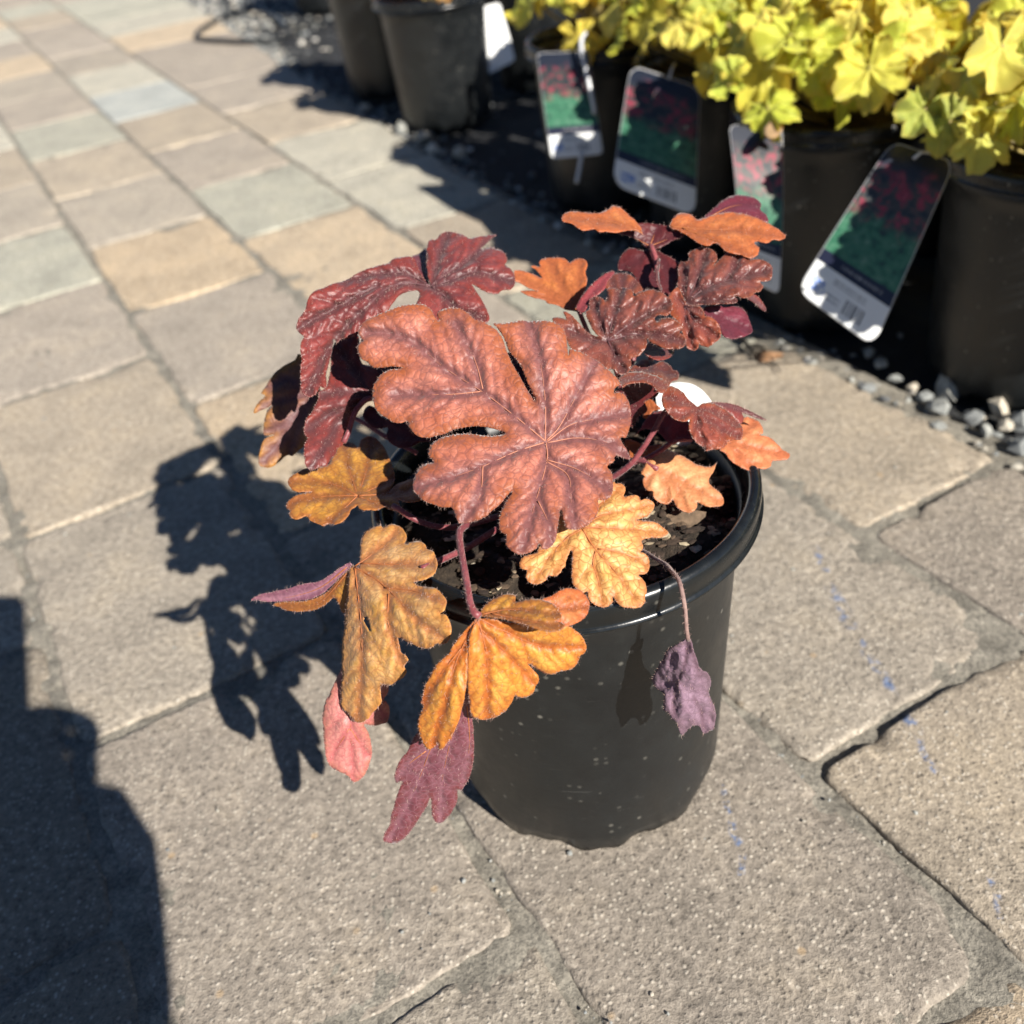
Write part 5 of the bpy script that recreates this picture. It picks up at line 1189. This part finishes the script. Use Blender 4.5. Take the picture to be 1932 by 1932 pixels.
def plant_tag(corners, label, mat=None, group='plant tags hanging on the background pots', strap=None, **k):
    root = empty('plant_tag', at(np.array(corners[2][0]), np.array(corners[2][1]), np.array(corners[2][2]))); tag(root, label, 'plant tag', group)
    o = sheet('card', corners, mat or M_TAG, **k); col.objects.link(o); o.parent = root; o.matrix_parent_inverse = Matrix.Translation(root.location).inverted()
    for pts, r in (strap or []):
        P = np.array([at(np.array(a), np.array(b), np.array(c)) for a, b, c in pts]); V, F = tube(spline(P, 0.004), r, 8)
        s = bpy.data.objects.new('strap', mesh('strap', V, F)); s.data.materials.append(M_CLEAR); col.objects.link(s); s.parent = root; s.matrix_parent_inverse = Matrix.Translation(root.location).inverted()
    return root
plant_tag([(1683,266,.622),(1803,304,.612),(1648,655,.640),(1502,548,.645)], 'steeply tilted plant tag with red flowers over teal leaves, its left corner lit', strap=[([(1723,300,.615),(1738,287,.612),(1760,290,.622),(1775,300,.64)], 0.0011)])
plant_tag([(1375,235,.702),(1478,236,.700),(1472,556,.715),(1398,520,.722)], 'plant tag half hidden behind the highest orange leaf', strap=[([(1440,240,.70),(1450,225,.70),(1455,215,.72)], 0.001)], bow=0.008)
plant_tag([(1190,122,.845),(1322,164,.835),(1312,408,.845),(1155,348,.850)], 'plant tag leaning left with only its white lower corner in sun', strap=[([(1262,150,.838),(1268,130,.838),(1274,120,.86)], 0.001)])
plant_tag([(1012,100,.945),(1110,95,.940),(1138,290,.95),(1040,300,.955)], 'plant tag hung on a white strap with a thin stake below it', rc=0.1,
          strap=[([(1105,62,.93),(1096,82,.93),(1105,130,.93),(1118,190,.935),(1122,215,.94)], 0.0022), ([(1098,288,.952),(1094,315,.955),(1088,345,.955)], 0.002)])
plant_tag([(914,12,1.40),(942,4,1.40),(972,112,1.39),(918,142,1.39)], 'white back of a plant tag on the amber foliage pot', mat=M_WHITE, rc=0.12)
# white label in the main pot
lb = empty('plant_label', at(np.array(1290), np.array(900), np.array(.43))); tag(lb, 'plain white rounded label stuck in the soil behind the rust leaf', 'plant label')
pts = [(505,300),(540,232),(600,184),(680,160),(760,158),(850,175),(930,220),(990,280),(1035,345),(1050,430),(960,560),(860,640),(800,860),(720,860),(690,640),(560,520)]
P = np.array([at(np.array(t8(x, y)[0]), np.array(t8(x, y)[1]), np.array(.428 + .000025 * (y - 160))) for x, y in pts]); P = spline(P, 0.001, True)
c = P.mean(0); n = len(P); V = np.concatenate([P, [c]]); F = [(i, (i + 1) % n, n) for i in range(n)]
card = link('card', mesh('card', V, F, False), lb, [M_WHITE]); sm = card.modifiers.new('thickness', 'SOLIDIFY'); sm.thickness = 0.0008

# ------------------------------------------------------------------ stones, dry leaf, dark loop
for (px, py, sz, tone) in ((1788,735,.012,.72),(1770,772,.011,.5),(1838,790,.008,.3),(1885,776,.009,.9),(1897,806,.007,.85),(1925,800,.010,.4),(1690,716,.006,.5),(1662,690,.006,.7),(1722,732,.005,.9),(1925,846,.009,.3),(1640,668,.005,.6),(1745,752,.006,.4),(1860,815,.006,.6),
                           (800,262,.013,.9),(818,285,.012,.95),(868,292,.011,.85),(760,245,.011,.7),(690,205,.010,.8)):
    dr = ray(np.array(px), np.array(py)); g = CPOS + dr * (-HC / dr[2])
    P, F = rock(sz, 0.8)
    me = mesh('stone', P, F.tolist(), False); t = me.attributes.new('tone', 'FLOAT', 'POINT'); t.data.foreach_set('value', np.full(len(P), tone, dtype=np.float32))
    o = link('stone', me, bed, [M_GRAVEL]); o.location = (g[0], g[1], sz * 0.25)
def gpt(x, y, z=0.001):
    X = (1780 + .31056 * x) * .63889; Y = (700 + .31056 * y) * .63889
    dr = ray(np.array(X), np.array(Y)); return CPOS + dr * ((z - HC) / dr[2])
M_FORKSHADE = plain('fork_shadow_dark', (0.03, 0.025, 0.02), 0.7); M_DRY = plain('dry_brown', (0.33, 0.18, 0.09), 0.7)
tw = empty('dry_leaf', gpt(1400, 1060, 0)); tag(tw, 'curled brown dry leaf beside a forked cast shadow modelled as dark tubes on the pavers', 'dry leaf')
for pts, r in (([(1270,930),(1340,990),(1400,1060),(1420,1110),(1440,1160)], .0022), ([(1390,1050),(1450,1030),(1520,1060),(1590,1150),(1690,1280)], .0013)):
    P = np.array([gpt(x, y, 0.0035 - 0.0002 * i) for i, (x, y) in enumerate(pts)]); S = spline(P, .003); V, F = tube(S, np.linspace(r * 1.3, r * .4, len(S)), 7); link('stalk', mesh('stalk', V, F), tw, [M_FORKSHADE])  # dark tubes stand in for a forked cast shadow
P = np.array([gpt(x, y, z) for x, y, z in ((1450, 1110, .001), (1500, 1090, .005), (1580, 1085, .003), (1720, 1110, .004), (1700, 1145, .001), (1560, 1180, .004), (1470, 1185, .001))])
c = P.mean(0) + np.array([0, 0, .003]); n = len(P); bl = link('blade', mesh('blade', np.concatenate([P, [c]]), [((i + 1) % n, i, n) for i in range(n)]), tw, [M_DRY])
sm = bl.modifiers.new('thickness', 'SOLIDIFY'); sm.thickness = .0004
hz = empty('black_tubing', gpt(-1500, -800, 0)); tag(hz, 'thin black hose looped on the gravel', 'tubing')
def gp(X, Y, z):
    dr = ray(np.array(X), np.array(Y)); return CPOS + dr * ((z - HC) / dr[2])
P = np.array([gp(x, y, 0.006) for x, y in ((560, 60), (500, 76), (430, 77), (372, 70), (385, 52), (430, 28), (480, 18), (520, 30), (545, 50), (600, 40), (700, 60))])
V, F = tube(spline(P, .01), .0045, 8); link('tube', mesh('tube', V, F), hz, [M_POT])  # dark loop drawn as a thin black tube

# ------------------------------------------------------------------ photographer (behind the lens) and phone
def camaxes(x, y, z): return CPOS + CR * x + CU * y + CF * z
M_PHONE = plain('phone_glass', (0.02, 0.02, 0.025), 0.2)
V = []; F = []
def rbox(x0, x1, y0, y1, r, n=6):
    out = []
    for (cx, cy, a0) in ((x1 - r, y1 - r, 0), (x0 + r, y1 - r, 90), (x0 + r, y0 + r, 180), (x1 - r, y0 + r, 270)):
        for i in range(n + 1):
            a = math.radians(a0 + 90 * i / n); out.append((cx + r * math.cos(a), cy + r * math.sin(a)))
    return out
ph = empty('phone', camaxes(-0.05, -0.045, -0.010)); tag(ph, 'black phone held up by the photographer behind the viewpoint', 'phone')
L = rbox(-0.125, 0.021, -0.045, 0.032, 0.009); n = len(L)
V = [camaxes(x, y, -0.006) for x, y in L] + [camaxes(x, y, -0.014) for x, y in L]; F = [tuple(range(n)), tuple(range(2 * n - 1, n - 1, -1))] + [(i, n + i, n + (i + 1) % n, (i + 1) % n) for i in range(n)]
link('body', mesh('body', V, F, False), ph, [M_PHONE])
def skin(name, verts, edges, radii, mats, parent=None, sub=1):
    me = bpy.data.meshes.new(name); me.from_pydata([tuple(v) for v in verts], edges, []); me.update()
    o = bpy.data.objects.new(name, me); col.objects.link(o)
    s = o.modifiers.new('skin', 'SKIN'); s.use_smooth_shade = True
    for i, sv in enumerate(me.skin_vertices[0].data):
        r = radii[i]; sv.radius = (r, r) if not isinstance(r, tuple) else r; sv.use_root = (i == 0)
    b = o.modifiers.new('sub', 'SUBSURF'); b.levels = sub; b.render_levels = sub
    for m in mats: me.materials.append(m)
    if parent is not None: o.parent = parent; o.matrix_parent_inverse = Matrix.Translation(parent.location).inverted()
    return o
M_COAT = plain('dark_jacket', (0.05, 0.06, 0.08), 0.8); M_SKIN = plain('skin', (0.45, 0.27, 0.19), 0.5); M_HAIRD = plain('brown_hair', (0.06, 0.04, 0.03), 0.6)
person = empty('person', (-0.30, -0.55, 0.0)); tag(person, 'person crouching behind the viewpoint in a dark jacket, holding up a phone', 'person')
bv_ = [(-0.30,-0.62,0.26),(-0.30,-0.60,0.40),(-0.29,-0.57,0.56),(-0.28,-0.55,0.66),(-0.27,-0.52,0.74),(-0.26,-0.50,0.84),   # 0 pelvis .. 5 head
       (-0.13,-0.52,0.62),(0.02,-0.34,0.27),(0.058,-0.180,0.325),(0.056,-0.112,0.336),(0.036,-0.060,0.350),                   # right arm, hand 10
       (-0.44,-0.55,0.62),(-0.34,-0.27,0.26),(-0.065,-0.075,0.306),(-0.002,-0.046,0.320),                                        # left arm, hand 14
       (-0.20,-0.62,0.24),(-0.24,-0.30,0.34),(-0.24,-0.42,0.06),(-0.24,-0.32,0.035),                                        # right leg
       (-0.40,-0.62,0.24),(-0.46,-0.32,0.36),(-0.45,-0.44,0.06),(-0.45,-0.34,0.035)]
be_ = [(0,1),(1,2),(2,3),(3,4),(4,5),(3,6),(6,7),(7,8),(8,9),(9,10),(3,11),(11,12),(12,13),(13,14),(0,15),(15,16),(16,17),(17,18),(0,19),(19,20),(20,21),(21,22)]
br_ = [.14,.14,.15,.12,.055,.09,.07,.050,.043,.028,(.044,.03),.07,.055,.050,(.058,.052),.10,.075,.05,.035,.10,.075,.05,.035]
skin('body', bv_, be_, br_, [M_COAT], person)
# fingers of both hands closed round the phone edges
def finger(pts, r): return skin('finger', [np.array(p) for p in pts], [(i, i + 1) for i in range(len(pts) - 1)], [r * (1 - .12 * i) for i in range(len(pts))], [M_SKIN], person)
hand = np.array(bv_[10])
for i, off in enumerate((0.0, 0.016, 0.031, 0.045)):
    b0 = hand + np.array([0.012 - 0.004 * i, 0.004 - off * 0.55, 0.012 - off * 0.6])
    tip = camaxes(-0.005 - 0.022 * i, -0.038, -0.002)
    finger([b0, b0 + np.array([0.004, 0.012, 0.012]), (b0 + tip) / 2 + np.array([0.004, 0.008, 0.004]), camaxes(-0.002 - 0.022 * i, -0.046, -0.006)], .008)
finger([hand + np.array([0.0, -0.012, 0.006]), hand + np.array([-0.004, -0.018, 0.03]), camaxes(0.012, -0.02, -0.026)], .0095)
lh = np.array(bv_[14])
for i, off in enumerate((0.0, 0.016, 0.031, 0.045)):
    b0 = lh + np.array([0.006, 0.006 - off * 0.2, 0.004 + off * 0.5]); e = camaxes(-0.10 + 0.016 * i, -0.047, -0.010)
    finger([b0, (b0 + e) / 2 + np.array([-.006, .006, .006]), e], .008)
finger([lh + np.array([.0, -.012, .004]), lh + np.array([.012, -.02, .014]), camaxes(-0.07, -0.03, -0.024)], .0095)
hd = skin('hair', [(-0.262,-0.51,0.90),(-0.262,-0.53,0.86)], [(0, 1)], [.085, .088], [M_HAIRD], person)
